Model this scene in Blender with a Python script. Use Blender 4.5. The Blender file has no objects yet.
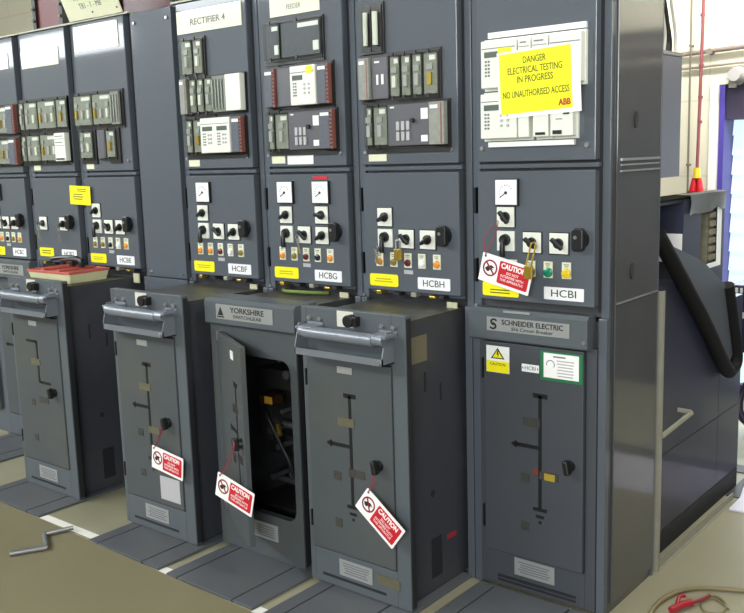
import bpy, bmesh, math, random
from mathutils import Vector, Matrix
random.seed(7)
S = bpy.context.scene
COL = S.collection
R_ = math.radians

# ------------------------------------------------------------------ materials
def s2l(c):
    return tuple((v/12.92 if v <= .04045 else ((v+.055)/1.055)**2.4) for v in [x/255 for x in c])
MATS = {}
def mat(name, rgb, rough=.5, metal=0., noise=0., nscale=8., spec=.5, bump=0., coat=0., crough=.12, dirt=None, emit=None, estr=0.):
    """rgb: sRGB 0-255 surface colour; noise: random value variation; dirt: (rgb, scale, amount) worn patches"""
    if name in MATS: return MATS[name]
    m = bpy.data.materials.new(name); m.use_nodes = True
    nt = m.node_tree; b = nt.nodes['Principled BSDF']
    c = s2l(rgb)
    b.inputs['Base Color'].default_value = (*c, 1)
    b.inputs['Roughness'].default_value = rough
    b.inputs['Metallic'].default_value = metal
    b.inputs['Specular IOR Level'].default_value = spec
    if coat: b.inputs['Coat Weight'].default_value = coat; b.inputs['Coat Roughness'].default_value = crough
    if emit:
        b.inputs['Emission Color'].default_value = (*s2l(emit), 1); b.inputs['Emission Strength'].default_value = estr
    if noise or bump or dirt:
        tc = nt.nodes.new('ShaderNodeTexCoord')
        n = nt.nodes.new('ShaderNodeTexNoise'); n.inputs['Scale'].default_value = nscale; n.inputs['Detail'].default_value = 6
        nt.links.new(tc.outputs['Object'], n.inputs['Vector'])
        mx = nt.nodes.new('ShaderNodeMix'); mx.data_type = 'RGBA'
        mx.inputs['A'].default_value = (*[v*(1-noise) for v in c], 1)
        mx.inputs['B'].default_value = (*[min(1, v*(1+noise)) for v in c], 1)
        nt.links.new(n.outputs['Fac'], mx.inputs['Factor'])
        out = mx.outputs['Result']
        if dirt:
            d = nt.nodes.new('ShaderNodeTexNoise'); d.inputs['Scale'].default_value = dirt[1]; d.inputs['Detail'].default_value = 8
            nt.links.new(tc.outputs['Object'], d.inputs['Vector'])
            r = nt.nodes.new('ShaderNodeValToRGB'); r.color_ramp.elements[0].position = .52; r.color_ramp.elements[1].position = .72
            r.color_ramp.elements[1].color = (dirt[2],)*3+(1,)
            nt.links.new(d.outputs['Fac'], r.inputs['Fac'])
            m2 = nt.nodes.new('ShaderNodeMix'); m2.data_type = 'RGBA'
            nt.links.new(r.outputs['Color'], m2.inputs['Factor']); nt.links.new(out, m2.inputs['A'])
            m2.inputs['B'].default_value = (*s2l(dirt[0]), 1); out = m2.outputs['Result']
        nt.links.new(out, b.inputs['Base Color'])
        if bump:
            bp = nt.nodes.new('ShaderNodeBump'); bp.inputs['Strength'].default_value = bump; bp.inputs['Distance'].default_value = .004
            nt.links.new(n.outputs['Fac'], bp.inputs['Height']); nt.links.new(bp.outputs['Normal'], b.inputs['Normal'])
    MATS[name] = m
    return m

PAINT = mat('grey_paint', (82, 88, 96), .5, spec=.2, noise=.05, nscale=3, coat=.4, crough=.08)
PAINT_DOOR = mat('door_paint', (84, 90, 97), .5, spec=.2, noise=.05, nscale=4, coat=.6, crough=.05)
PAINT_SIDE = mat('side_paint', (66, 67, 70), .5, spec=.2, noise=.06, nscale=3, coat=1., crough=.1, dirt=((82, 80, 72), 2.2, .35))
PAINT_TRUCK = mat('truck_paint', (76, 80, 82), .5, spec=.25, noise=.07, nscale=5, dirt=((92, 90, 76), 3.0, .35))
PAINT_HOME = mat('home_truck_paint', (70, 73, 78), .5, spec=.2, noise=.05, nscale=5)
PAINT_TRUCKBODY = mat('truck_body_paint', (58, 60, 66), .42, noise=.08, nscale=4, dirt=((86, 82, 70), 6, .25))
PAINT_HEAD = mat('truck_header_paint', (84, 90, 94), .45, spec=.35, noise=.06, nscale=6)
PAINT_BLUE = mat('rear_box_paint', (52, 54, 72), .5, spec=.2, noise=.06, nscale=3, coat=.3)
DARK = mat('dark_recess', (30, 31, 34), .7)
BLACK = mat('black_plastic', (22, 22, 24), .38)
BLACKM = mat('black_mimic', (15, 15, 18), .5)
GLOSSBLACK = mat('black_enamel', (26, 26, 29), .45)
RUBBER = mat('black_rubber', (11, 11, 13), .7, spec=.25)
CREAM = mat('cream_plastic', (224, 226, 214), .45, noise=.03)
CREAMPLATE = mat('cream_label', (226, 226, 196), .4, coat=1., crough=.05)
WHITE = mat('white_plastic', (235, 236, 232), .35)
WHITEPLATE = mat('white_engraved', (238, 238, 238), .3)
PAPER = mat('paper_white', (240, 238, 235), .6)
YELLOW = mat('yellow_label', (244, 232, 20), .45)
YELLOWP = mat('yellow_paper', (243, 244, 0), .5)
RED = mat('tag_red', (196, 24, 40), .45)
INK = mat('black_ink', (22, 20, 22), .6)
OLIVEINK = mat('olive_ink', (92, 92, 10), .6)
FAINT = mat('faint_print', (178, 166, 20), .6)
GREYINK = mat('grey_ink', (110, 112, 116), .6)
ORANGE = mat('amber_lens', (226, 140, 40), .25)
MAROON = mat('maroon_lens', (96, 30, 44), .25)
GREEN = mat('green_lens', (20, 130, 96), .22)
YLENS = mat('yellow_lens', (226, 196, 40), .22)
WLENS = mat('white_lens', (232, 232, 236), .2)
KLENS = mat('black_lens', (34, 36, 48), .25)
OLENS = mat('olive_lens', (126, 110, 44), .3)
STEEL = mat('brushed_steel', (176, 178, 180), .32, metal=.85, noise=.08, nscale=20)
CHROME = mat('bar_steel', (124, 130, 138), .38, metal=.35, noise=.1, nscale=12)
GALV = mat('galvanised', (150, 148, 134), .48, metal=.25, noise=.15, nscale=18)
ALU = mat('plate_aluminium', (158, 160, 158), .42, metal=.35, noise=.06, nscale=30)
TANPLATE = mat('tarnished_plate', (94, 90, 70), .5, noise=.25, nscale=40)
WINDOWG = mat('grimy_window', (62, 62, 58), .25, noise=.4, nscale=60)
BRASS = mat('brass', (190, 160, 70), .32, metal=.8)
RELAYBASE = mat('relay_case_black', (28, 26, 25), .4)
INNARD = mat('relay_innards', (138, 140, 132), .6, noise=.3, nscale=70)
INNARD2 = mat('relay_innards_dark', (82, 86, 96), .55, noise=.25, nscale=60)
DARKPLATE = mat('relay_dark_plate', (86, 86, 92), .4)
ORSTRIP = mat('relay_red_strip', (132, 80, 70), .5, noise=.3, nscale=90)
LCD = mat('lcd_grey', (92, 100, 92), .25)
TAPEGREY = mat('grey_label', (176, 174, 176), .5)
TAPECREAM = mat('masking_tape', (206, 204, 190), .55, noise=.06)
REDDUCT = mat('red_duct', (92, 18, 26), .42, noise=.15, nscale=5)
GREENFR = mat('green_card', (24, 112, 66), .5)
REDPIPE = mat('red_pipe', (132, 70, 72), .42, noise=.12, nscale=12)
PURPLE = mat('purple_frame', (74, 62, 150), .4)
HOSE = mat('purple_hose', (44, 34, 60), .4)
CONDUIT = mat('conduit_grey', (170, 160, 146), .5)
CABLEK = mat('cable_black', (28, 28, 32), .45)
CABLEW = mat('cable_white', (220, 214, 206), .5)
CABLEG = mat('cable_greenyellow', (104, 124, 56), .45)
CABLEB = mat('cable_brown', (124, 112, 78), .5)
TRAYM = mat('tray_cream', (206, 202, 160), .5, noise=.1, nscale=12)
TRAYRED = mat('tray_red', (186, 88, 76), .55, noise=.25, nscale=30)
MAT_TAN = mat('tan_sheet', (122, 116, 88), .55, noise=.06, nscale=2.5, dirt=((108, 102, 76), 1.2, .5))
PLATEG = mat('floor_plate_paint', (86, 89, 93), .5, noise=.08, nscale=6, dirt=((92, 90, 82), 2.5, .4))
TAPEW = mat('white_floor_tape', (232, 230, 220), .5, noise=.05)
SHEETW = mat('white_sheet', (214, 212, 226), .45, noise=.05, nscale=6)

def floor_material():
    m = mat('floor_concrete', (148, 144, 120), .5, noise=.10, nscale=2.2, dirt=((124, 119, 92), 1.6, .6), bump=.05)
    return m
def wall_material():
    m = bpy.data.materials.new('painted_block_wall'); m.use_nodes = True; nt = m.node_tree; b = nt.nodes['Principled BSDF']
    tc = nt.nodes.new('ShaderNodeTexCoord'); mp = nt.nodes.new('ShaderNodeMapping'); mp.inputs['Rotation'].default_value = (R_(90), 0, 0)
    br = nt.nodes.new('ShaderNodeTexBrick'); br.inputs['Scale'].default_value = 1.0
    br.inputs['Color1'].default_value = (*s2l((212, 207, 184)), 1); br.inputs['Color2'].default_value = (*s2l((208, 203, 180)), 1)
    br.inputs['Mortar'].default_value = (*s2l((200, 194, 170)), 1)
    br.inputs['Mortar Size'].default_value = .006; br.inputs['Brick Width'].default_value = .9; br.inputs['Row Height'].default_value = .45
    nt.links.new(tc.outputs['Object'], mp.inputs['Vector']); nt.links.new(mp.outputs['Vector'], br.inputs['Vector'])
    nt.links.new(br.outputs['Color'], b.inputs['Base Color']); b.inputs['Roughness'].default_value = .6
    return m
def clear_material():
    m = bpy.data.materials.new('clear_cover'); m.use_nodes = True; nt = m.node_tree
    for n in list(nt.nodes):
        if n.type != 'OUTPUT_MATERIAL': nt.nodes.remove(n)
    out = [n for n in nt.nodes if n.type == 'OUTPUT_MATERIAL'][0]
    t = nt.nodes.new('ShaderNodeBsdfTransparent'); t.inputs['Color'].default_value = (.95, .96, .94, 1)
    g = nt.nodes.new('ShaderNodeBsdfGlossy'); g.inputs['Roughness'].default_value = .1
    f = nt.nodes.new('ShaderNodeFresnel'); f.inputs['IOR'].default_value = 1.45
    x = nt.nodes.new('ShaderNodeMixShader')
    ge = nt.nodes.new('ShaderNodeNewGeometry'); iv = nt.nodes.new('ShaderNodeMath'); iv.operation = 'SUBTRACT'; iv.inputs[0].default_value = 1
    mu = nt.nodes.new('ShaderNodeMath'); mu.operation = 'MULTIPLY'
    nt.links.new(ge.outputs['Backfacing'], iv.inputs[1]); nt.links.new(iv.outputs[0], mu.inputs[0]); nt.links.new(f.outputs[0], mu.inputs[1])
    nt.links.new(mu.outputs[0], x.inputs[0]); nt.links.new(t.outputs[0], x.inputs[1]); nt.links.new(g.outputs[0], x.inputs[2])
    nt.links.new(x.outputs[0], out.inputs['Surface'])
    return m
CLEAR = clear_material()

# ------------------------------------------------------------------ mesh helpers
ORG = {}
def box(bm, x0, x1, y0, y1, z0, z1):
    v = [bm.verts.new(p) for p in ((x0,y0,z0),(x1,y0,z0),(x1,y1,z0),(x0,y1,z0),(x0,y0,z1),(x1,y0,z1),(x1,y1,z1),(x0,y1,z1))]
    for f in ((0,3,2,1),(4,5,6,7),(0,1,5,4),(1,2,6,5),(2,3,7,6),(3,0,4,7)): bm.faces.new([v[i] for i in f])
    return bm
def prism(bm, pts, y0, y1):
    """polygon in X-Z extruded along Y"""
    a = [bm.verts.new((x, y0, z)) for x, z in pts]; b = [bm.verts.new((x, y1, z)) for x, z in pts]
    n = len(pts)
    bm.faces.new(a); bm.faces.new(b[::-1])
    for i in range(n): bm.faces.new((a[i], b[i], b[(i+1) % n], a[(i+1) % n]))
    return bm
def prismx(bm, pts, x0, x1):
    """polygon in Y-Z extruded along X"""
    a = [bm.verts.new((x0, y, z)) for y, z in pts]; b = [bm.verts.new((x1, y, z)) for y, z in pts]
    n = len(pts)
    bm.faces.new(a); bm.faces.new(b[::-1])
    for i in range(n): bm.faces.new((a[i], b[i], b[(i+1) % n], a[(i+1) % n]))
    return bm
def rrect(x0, x1, z0, z1, r, n=4):
    p = []
    for cx, cz, a in ((x1-r, z1-r, 0), (x0+r, z1-r, 90), (x0+r, z0+r, 180), (x1-r, z0+r, 270)):
        for i in range(n+1):
            t = R_(a+90*i/n); p.append((cx+r*math.cos(t), cz+r*math.sin(t)))
    return p
def cyl(bm, p0, p1, r0, r1=None, seg=16):
    r1 = r0 if r1 is None else r1
    p0, p1 = Vector(p0), Vector(p1); d = (p1-p0).normalized()
    u = d.orthogonal().normalized(); w = d.cross(u)
    a = [bm.verts.new(p0+(u*math.cos(2*math.pi*i/seg)+w*math.sin(2*math.pi*i/seg))*r0) for i in range(seg)]
    b = [bm.verts.new(p1+(u*math.cos(2*math.pi*i/seg)+w*math.sin(2*math.pi*i/seg))*r1) for i in range(seg)]
    bm.faces.new(a[::-1]); bm.faces.new(b)
    for i in range(seg): bm.faces.new((a[i], a[(i+1) % seg], b[(i+1) % seg], b[i]))
    return bm
def smooth_path(pts, k=6):
    P = [Vector(p) for p in pts]; o = []
    for i in range(len(P)-1):
        a = P[max(i-1, 0)]; b = P[i]; c = P[i+1]; d = P[min(i+2, len(P)-1)]
        for j in range(k):
            t = j/k
            o.append(.5*((2*b)+(c-a)*t+(2*a-5*b+4*c-d)*t*t+(3*b-a-3*c+d)*t**3))
    o.append(P[-1]); return o
def tube(bm, pts, r, seg=8, k=6):
    P = smooth_path(pts, k) if k else [Vector(p) for p in pts]
    rings = []; u = None
    for i, p in enumerate(P):
        d = (P[min(i+1, len(P)-1)]-P[max(i-1, 0)]).normalized()
        u = d.orthogonal().normalized() if u is None else (u-d*u.dot(d)).normalized()
        w = d.cross(u)
        rings.append([bm.verts.new(p+(u*math.cos(2*math.pi*j/seg)+w*math.sin(2*math.pi*j/seg))*r) for j in range(seg)])
    for a, b in zip(rings, rings[1:]):
        for j in range(seg): bm.faces.new((a[j], a[(j+1) % seg], b[(j+1) % seg], b[j]))
    bm.faces.new(rings[0][::-1]); bm.faces.new(rings[-1])
    return bm
def prism_xy(pts, z0, z1):
    bm = bmesh.new(); n = len(pts)
    a = [bm.verts.new((x, y, z0)) for x, y in pts]; b = [bm.verts.new((x, y, z1)) for x, y in pts]
    bm.faces.new(a[::-1]); bm.faces.new(b)
    for i in range(n): bm.faces.new((a[i], a[(i+1) % n], b[(i+1) % n], b[i]))
    return bm
def NB(): return bmesh.new()
def B(*a): return box(NB(), *a)
def bars(*bs):
    bm = NB()
    for b in bs: box(bm, *b)
    return bm
def rotated_bar(bm, cx, cz, y0, y1, L, w, ang):
    c, s = math.cos(R_(ang)), math.sin(R_(ang))
    prism(bm, [(cx+x*c-z*s, cz+x*s+z*c) for x, z in ((-L/2, -w/2), (L/2, -w/2), (L/2, w/2), (-L/2, w/2))], y0, y1)
    return bm

def obj(name, bm, m, parent=None, bevel=0., smooth=False, local=False):
    """link one mesh object; coordinates are world metres and are moved into the parent's frame"""
    bmesh.ops.recalc_face_normals(bm, faces=bm.faces)
    org = Vector((0, 0, 0))
    if parent is not None and not local: org = ORG.get(parent.name, org)
    if parent is None and not local:
        xs = [v.co.x for v in bm.verts]; ys = [v.co.y for v in bm.verts]; zs = [v.co.z for v in bm.verts]
        org = Vector(((min(xs)+max(xs))/2, (min(ys)+max(ys))/2, min(zs)))
    for v in bm.verts: v.co -= org
    me = bpy.data.meshes.new(name); bm.to_mesh(me); bm.free()
    if smooth:
        for p in me.polygons: p.use_smooth = True
        try: me.set_sharp_from_angle(angle=R_(40))
        except Exception: pass
    me.materials.append(m)
    o = bpy.data.objects.new(name, me); COL.objects.link(o)
    ORG[o.name] = org
    if parent is not None: o.parent = parent
    elif not local: o.location = org
    if bevel:
        b = o.modifiers.new('edge', 'BEVEL'); b.width = bevel; b.segments = 2; b.limit_method = 'ANGLE'; b.angle_limit = R_(50)
    return o
def multi(name, m, parent, *bs, **k):
    for b in bs: o = obj(name, box(NB(), *b), m, parent, **k)
    return o
def tag(o, label, cat, group=None):
    o['label'] = label; o['category'] = cat
    if group: o['group'] = group
    return o
def thing(name, label, cat, loc=(0, 0, 0), rot=(0, 0, 0), group=None):
    o = bpy.data.objects.new(name, None); COL.objects.link(o); o.empty_display_size = .05
    o.location = loc; o.rotation_euler = rot; ORG[o.name] = Vector(loc) if rot == (0, 0, 0) else Vector((0, 0, 0))
    return tag(o, label, cat, group)
def struct(name, bm, m, **k):
    o = obj(name, bm, m, **k); o['kind'] = 'structure'; return o
def text(lines, m, parent, x, y, z, size, width=None, name='lettering', align='CENTER', local=False, leading=1.0, bold=0.):
    """engraved or printed lettering facing -Y, as one mesh; x,z = centre of the block"""
    cu = bpy.data.curves.new('txt', 'FONT'); cu.body = '\n'.join(lines) if not isinstance(lines, str) else lines
    cu.size = size; cu.align_x = align; cu.align_y = 'CENTER'; cu.extrude = .0004; cu.space_line = leading; cu.offset = bold; cu.resolution_u = 3
    t = bpy.data.objects.new('txt', cu); COL.objects.link(t)
    dg = bpy.context.evaluated_depsgraph_get(); me = bpy.data.meshes.new_from_object(t.evaluated_get(dg))
    bpy.data.objects.remove(t); bpy.data.curves.remove(cu)
    bm = NB(); bm.from_mesh(me); bpy.data.meshes.remove(me)
    k = 1.
    if width and bm.verts:
        w = max(v.co.x for v in bm.verts)-min(v.co.x for v in bm.verts); k = width/w
    for v in bm.verts: v.co = Vector((x+v.co.x*k, y-v.co.z, z+v.co.y))
    return obj(name, bm, m, parent, local=local)
def lines_print(m, parent, x0, x1, z0, z1, y, n, name='print', local=False):
    bm = NB(); h = (z1-z0)/(2*n-1)
    for i in range(n):
        q = z1-2*i*h; e = (x1-x0)*random.uniform(0, .25)
        box(bm, x0+e/2, x1-e/2, y-.0006, y, q-h*.8, q)
    return obj(name, bm, m, parent, local=local)

# ------------------------------------------------------------------ the room
struct('floor', B(-11, 6, -7.5, 5.4, -.2, 0), floor_material())
WM = wall_material()
WY = 3.0
wb = NB()
box(wb, -11, -.642, WY, WY+.35, 0, 3.5); box(wb, -.642, .45, WY, WY+.35, 1.885, 3.5); box(wb, .45, 6, WY, WY+.35, 2.25, 3.5); box(wb, 1.75, 6, WY, WY+.35, 0, 2.25)
struct('wall_back', wb, WM)
struct('wall_left', B(-11.2, -11, -7.5, 3.35, 0, 3.5), WM)
HW = mat('hall_wall', (124, 122, 112), .7)
struct('wall_right', B(6, 6.2, -7.5, 3.35, 0, 3.5), HW); struct('wall_front', B(-11.2, 6.2, -7.7, -7.5, 0, 3.5), HW)
struct('ceiling', B(-11.2, 6, -7.5, 3.35, 3.5, 3.6), mat('ceiling_grey', (118, 116, 110), .8))
# louvred window in the back wall
wn = struct('window_1', bars((-.642, -.610, 3.005, 3.2, 0, 1.885), (.43, .45, 3.005, 3.2, 0, 1.885), (-.610, .43, 3.1, 3.2, 0, .06)), PURPLE, bevel=.002)
LOUV = mat('lit_louvre', (120, 140, 150), .3, emit=(226, 252, 250), estr=.68)
lv = NB()
for i in range(14):
    z = .06+i*.1175
    prismx(lv, [(3.15, z), (3.156, z), (3.18, z+.117), (3.174, z+.117)], -.605, .43)
p = obj('louvre_panes', lv, LOUV, wn)
obj('roller_box', B(-.610, .43, 3.03, 3.2, 1.68, 1.885), mat('roller_dark', (52, 46, 66), .5), wn)
struct('trim_1', B(-.690, -.644, 2.985, 2.999, 0, 1.885), mat('trim_white', (238, 236, 230), .4))

dr = struct('unseen_door_1', B(.452, 1.748, 3.04, 3.10, .004, 2.248), mat('door_slate', (34, 34, 46), .6), bevel=.003)  # unseen door, added dark to tone down reflections in the end panel
obj('door_handle', cyl(NB(), (.60, 3.0, 1.0), (.60, 3.0, 1.2), .012), STEEL, dr)
# red busbar ducts rising behind the cabinets
for i, (x0, x1, lab) in enumerate(((-3.40, -3.12, 'dark red busbar duct rising behind the third cabinet from the left'),
                                   (-2.66, -2.20, 'dark red busbar duct rising behind the plain grey blanking panel'))):
    d = thing('busbar_duct', lab, 'busbar duct', ((x0+x1)/2, .33, 2.19), group='red busbar ducts behind the row')
    obj('duct', B(x0+.03, x1-.03, .25, .41, 2.19, 3.4), REDDUCT, d)
    for xx in (x0, x1-.03):
        bm = B(xx, xx+.03, .235, .425, 2.19, 3.4)
        obj('flange', bm, GLOSSBLACK, d)
        for k in range(7): obj('flange_bolt', cyl(NB(), (xx+.015, .225, 2.24+k*.06), (xx+.015, .235, 2.24+k*.06), .009, seg=8), TANPLATE, d)

# ------------------------------------------------------------------ cabinets
ZT, ZP, ZD, ZB = 2.185, 1.495, 1.465, 1.036
def relay(cab, kind, x0, x1, z0, z1, yb=0.):
    """one relay bolted to the upper panel; front face about 30 mm proud"""
    g = .0025
    yf = yb-.034
    if -2.7 < x0 < -2.3: x0 -= .012; x1 -= .012
    base = obj('protection_relay', B(x0, x1, yb-.012, yb+.004, z0, z1), RELAYBASE if x0 < -.42 else CREAM, cab)
    a, b, c, d = x0+g, x1-g, z0+.008, z1-.006
    w = b-a
    if kind in ('clear', 'pale', 'dim'):
        m = INNARD2 if kind == 'dim' else INNARD
        obj('mechanism', B(a+.003, b-.003, yb-.018, yb-.01, c+.006, d-.006), m, base)
        n = max(1, int(w/.045)) if kind != 'dim' else 0
        if kind == 'dim': obj('rating_label', B(b-.036 if w > .1 else b-.03, b-.008, yb-.0195, yb-.018, c+.02, c+.055), WHITE, base)
        for i in range(n):
            xx = a+w*(i+.5)/n
            obj('coil', B(xx-.008, xx+.008, yb-.027, yb-.018, c+.035, c+.075), (CREAM, BRASS, TAPEGREY)[(i+int(x0*1000)) % 3] if kind != 'dim' else GREYINK, base)
            if kind == 'clear' and i % 2 == 0: obj('frame_plate', B(xx-.013, xx+.011, yb-.024, yb-.018, c+.085, c+.105), ALU, base)
        obj('rating_label', B(b-w*.55, b-.008, yb-.0195, yb-.018, d-.028, d-.012), WHITE, base)
        bm = NB(); t = .0015
        box(bm, a, b, yf, yf+t, c, d); box(bm, a, a+t, yf+t, yb-.012, c, d); box(bm, b-t, b, yf+t, yb-.012, c, d)
        box(bm, a+t, b-t, yf+t, yb-.012, d-t, d); box(bm, a+t, b-t, yf+t, yb-.012, c, c+t)
        obj('clear_cover', bm, CLEAR, base)
        multi('cover_latch', RELAYBASE, base, (a+w*.45, a+w*.45+.012, yf-.006, yf, c-.006, c+.006), (a+w*.45, a+w*.45+.012, yf-.006, yf, d-.006, d+.006))
    elif kind == 'stripe':
        obj('mechanism', B(a, b, yb-.022, yb-.01, c, d), INNARD, base)
        bm = NB(); n = max(2, int(w/.016))
        for i in range(n): box(bm, a+w*(i+.3)/n, a+w*(i+.62)/n, yb-.03, yb-.022, c+.012, d-.014)
        obj('fuse_strip', bm, ALU, base)
        bm = NB(); box(bm, a, b, yf, yf+.0015, c, d)
        obj('clear_cover', bm, CLEAR, base)
    elif kind == 'tube':
        obj('mechanism', B(a, b, yb-.014, yb-.01, c, d), RELAYBASE, base)
        obj('fuse_tube', cyl(NB(), ((a+b)/2, yb-.022, c+.02), ((a+b)/2, yb-.022, d-.02), w*.24, seg=12), CREAM, base, smooth=True)
        obj('clear_cover', bars((a, b, yf, yf+.0015, c, d)), CLEAR, base)
    elif kind == 'grey':
        obj('face', B(a, b, yf, yb-.01, c, d), INNARD, base, bevel=.002)
        obj('thin_stripe', B(b-w*.22, b-w*.14, yf-.001, yf+.001, c+.004, d-.004), ORSTRIP, base)
        obj('rating_label', B(a+w*.1, a+w*.6, yf-.0012, yf, d-.022, d-.010), WHITE, base)
    elif kind == 'orange':
        k = .78
        obj('face', B(a, a+w*k, yf, yb-.01, c, d), INNARD2, base, bevel=.002)
        obj('contact_strip', B(a+w*k, b, yf+.002, yb-.01, c, d), ORSTRIP, base)
        obj('rating_label', B(a+w*.1, a+w*k, yf-.0012, yf, d-.022, d-.010), WHITE, base)
        bm = NB()
        for i in range(9): box(bm, b-w*.18, b-w*.02, yf+.001, yf+.002, c+.01+i*.0145, c+.017+i*.0145)
        obj('terminal_row', bm, RELAYBASE, base)
    elif kind in ('white', 'white2', 'whitecol', 'whiteblank', 'rack'):
        yf = yb-.040
        obj('case', B(a, b, yf, yb-.01, c, d), CREAM, base, bevel=.003)
        if kind in ('white', 'white2'):
            hw = .022 if kind == 'white' else .0
            bm = B(a+.004, b-.004, yf-.0012, yf, d-.026, d-.0235)
            obj('lid_seam', bm, GREYINK, base)
            n = 2 if kind == 'white2' else 1
            for i in range(n):
                s0 = a+w*i/n+.008; s1 = a+w*(i+1)/n-.008
                obj('display', B(s0+.006, s1-.006 if n == 2 else s0+(s1-s0)*.52, yf-.0015, yf, d-.053, d-.035), LCD, base)
                bm = NB()
                for r in range(5):
                    for q in range(2): box(bm, s0+.008+q*.011, s0+.015+q*.011, yf-.0015, yf, d-.068-r*.011, d-.062-r*.011)
                obj('indicator_block', bm, GREYINK, base)
                bm = NB()
                for r in range(3):
                    for q in range(2): cyl(bm, (s0+(s1-s0)*(.6+.2*q), yf-.003, d-.07-r*.016), (s0+(s1-s0)*(.6+.2*q), yf, d-.07-r*.016), .005, seg=8)
                obj('keypad', bm, TAPEGREY, base)
        elif kind == 'whitecol':
            multi('lid_seam', GREYINK, base, (a+.003, b-.003, yf-.0012, yf, d-.03, d-.028), (a+.003, b-.003, yf-.0012, yf, d-.062, d-.060))
            obj('terminal_row', bars((a+.01, b-.01, yf-.003, yf, c+.006, c+.014)), RELAYBASE, base)
            obj('print', bars((a+.008, b-.014, yf-.001, yf, d-.018, d-.014), (a+.008, b-.02, yf-.001, yf, d-.048, d-.044)), GREYINK, base)
        elif kind == 'rack':
            obj('display', B(b-.032, b-.012, yf-.002, yf, c+.065, d-.035), KLENS, base)
            multi('lid_seam', GREYINK, base, (a+.004, b-.004, yf-.0012, yf, d-.03, d-.027), (a+.02, b-.035, yf-.0012, yf, c+.05, c+.053))
            obj('terminal_row', bars((a+.01, a+.04, yf-.003, yf, c+.006, c+.018)), RELAYBASE, base)
    elif kind in ('dark', 'darkwide', 'darkplate'):
        obj('face', B(a, b, yb-.022, yb-.01, c, d), DARKPLATE, base, bevel=.002)
        if kind == 'darkwide':
            bm = NB(); k = a+w*.22
            for r in range(2):
                for q in range(3): box(bm, k+q*.022, k+.013+q*.022, yb-.027, yb-.022, c+.018+r*.036, c+.048+r*.036)
            obj('test_block', bm, TAPEGREY, base)
            obj('knob', cyl(NB(), (k+.072, yb-.034, c+.085), (k+.072, yb-.022, c+.085), .008, seg=12), BLACK, base)
            multi('rating_label', WHITE, base, (b-.036, b-.006, yb-.0232, yb-.022, d-.055, d-.018), (b-.036, b-.008, yb-.0232, yb-.022, c+.012, c+.034), (a+.012, a+.03, yb-.0232, yb-.022, d-.012, d-.007))
        elif kind == 'dark':
            multi('rating_label', WHITE, base, (a+w*.3, a+w*.42, yb-.0232, yb-.022, c+.05, c+.085), (a+w*.6, a+w*.74, yb-.0232, yb-.022, c+.05, c+.085), (a+w*.2, a+w*.5, yb-.0232, yb-.022, d-.02, d-.014))
        if kind == 'dark' and w > .1:
            obj('clear_cover', bars((a, b, yf, yf+.0015, c, d), (a, a+.0015, yf, yb-.02, c, d), (b-.0015, b, yf, yb-.02, c, d)), CLEAR, base)
    return base

def tiers(cab, *rows):
    for x0, x1, z0, z1 in rows: obj('relay_backing', B(x0, x1, -.009, .003, z0, z1), RELAYBASE, cab)
def selector(cab, x, z, ang, y):
    base = obj('selector_switch', B(x-.033, x+.033, y-.006, y+.002, z-.033, z+.033), CREAM, cab, bevel=.0015)
    obj('border', bars((x-.036, x+.036, y-.003, y+.002, z-.036, z-.033), (x-.036, x+.036, y-.003, y+.002, z+.033, z+.036), (x-.036, x-.033, y-.003, y+.002, z-.033, z+.033), (x+.033, x+.036, y-.003, y+.002, z-.033, z+.033)), BLACK, base)
    obj('hub', cyl(NB(), (x, y-.006, z), (x, y-.014, z), .018, .016), BLACK, base, smooth=True)
    bm = NB(); rotated_bar(bm, x, z, y-.028, y-.012, .050, .014, ang)
    obj('grip', bm, BLACK, base, bevel=.004)
    return base
def pistol(cab, x, z, y):
    base = obj('selector_switch', B(x-.033, x+.033, y-.006, y+.002, z-.033, z+.033), CREAM, cab, bevel=.0015)
    obj('hub', cyl(NB(), (x, y-.006, z+.004), (x, y-.018, z+.004), .020, .018), BLACK, base, smooth=True)
    bm = tube(NB(), [(x, y-.018, z+.006), (x, y-.025, z-.010), (x, y-.027, z-.034), (x, y-.025, z-.050)], .0095, 10, 4)
    obj('grip', bm, BLACK, base, smooth=True)
def meter(cab, x, z, y, s=.040, ang=215):
    base = obj('panel_meter', B(x-s-.003, x+s+.003, y-.012, y+.002, z-s-.005, z+s+.003), BLACK, cab, bevel=.001)
    obj('dial', B(x-s, x+s, y-.0135, y-.012, z-s-.001, z+s), WHITEPLATE, base)
    bm = NB()
    for i in range(9):
        t = R_(35+i*22); r = .024
        rotated_bar(bm, x+r*math.cos(t), z-.002+r*math.sin(t), y-.0145, y-.0135, .006, .0012, math.degrees(t))
    t = R_(ang); rotated_bar(bm, x+.012*math.cos(t), z-.002+.012*math.sin(t), y-.015, y-.0135, .03, .0025, ang)
    cyl(bm, (x, y-.016, z-.002), (x, y-.0135, z-.002), .005, seg=10)
    obj('needle', bm, INK, base)
def lamp(cab, x, z, m, y, r=.0135):
    base = obj('indicator_lamp', B(x-.016, x+.016, y-.004, y+.002, z-.018, z+.035), CREAMPLATE, cab, bevel=.001)
    bm = cyl(NB(), (x, y-.004, z), (x, y-.009, z), r, r*.92, 14); cyl(bm, (x, y-.009, z), (x, y-.012, z), r*.92, r*.5, 14)
    obj('lens', bm, m, base, smooth=True)
    obj('print', bars((x-.009, x+.009, y-.0048, y-.004, z+.026, z+.029), (x-.007, x+.007, y-.0048, y-.004, z+.020, z+.0225)), GREYINK, base)
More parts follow.
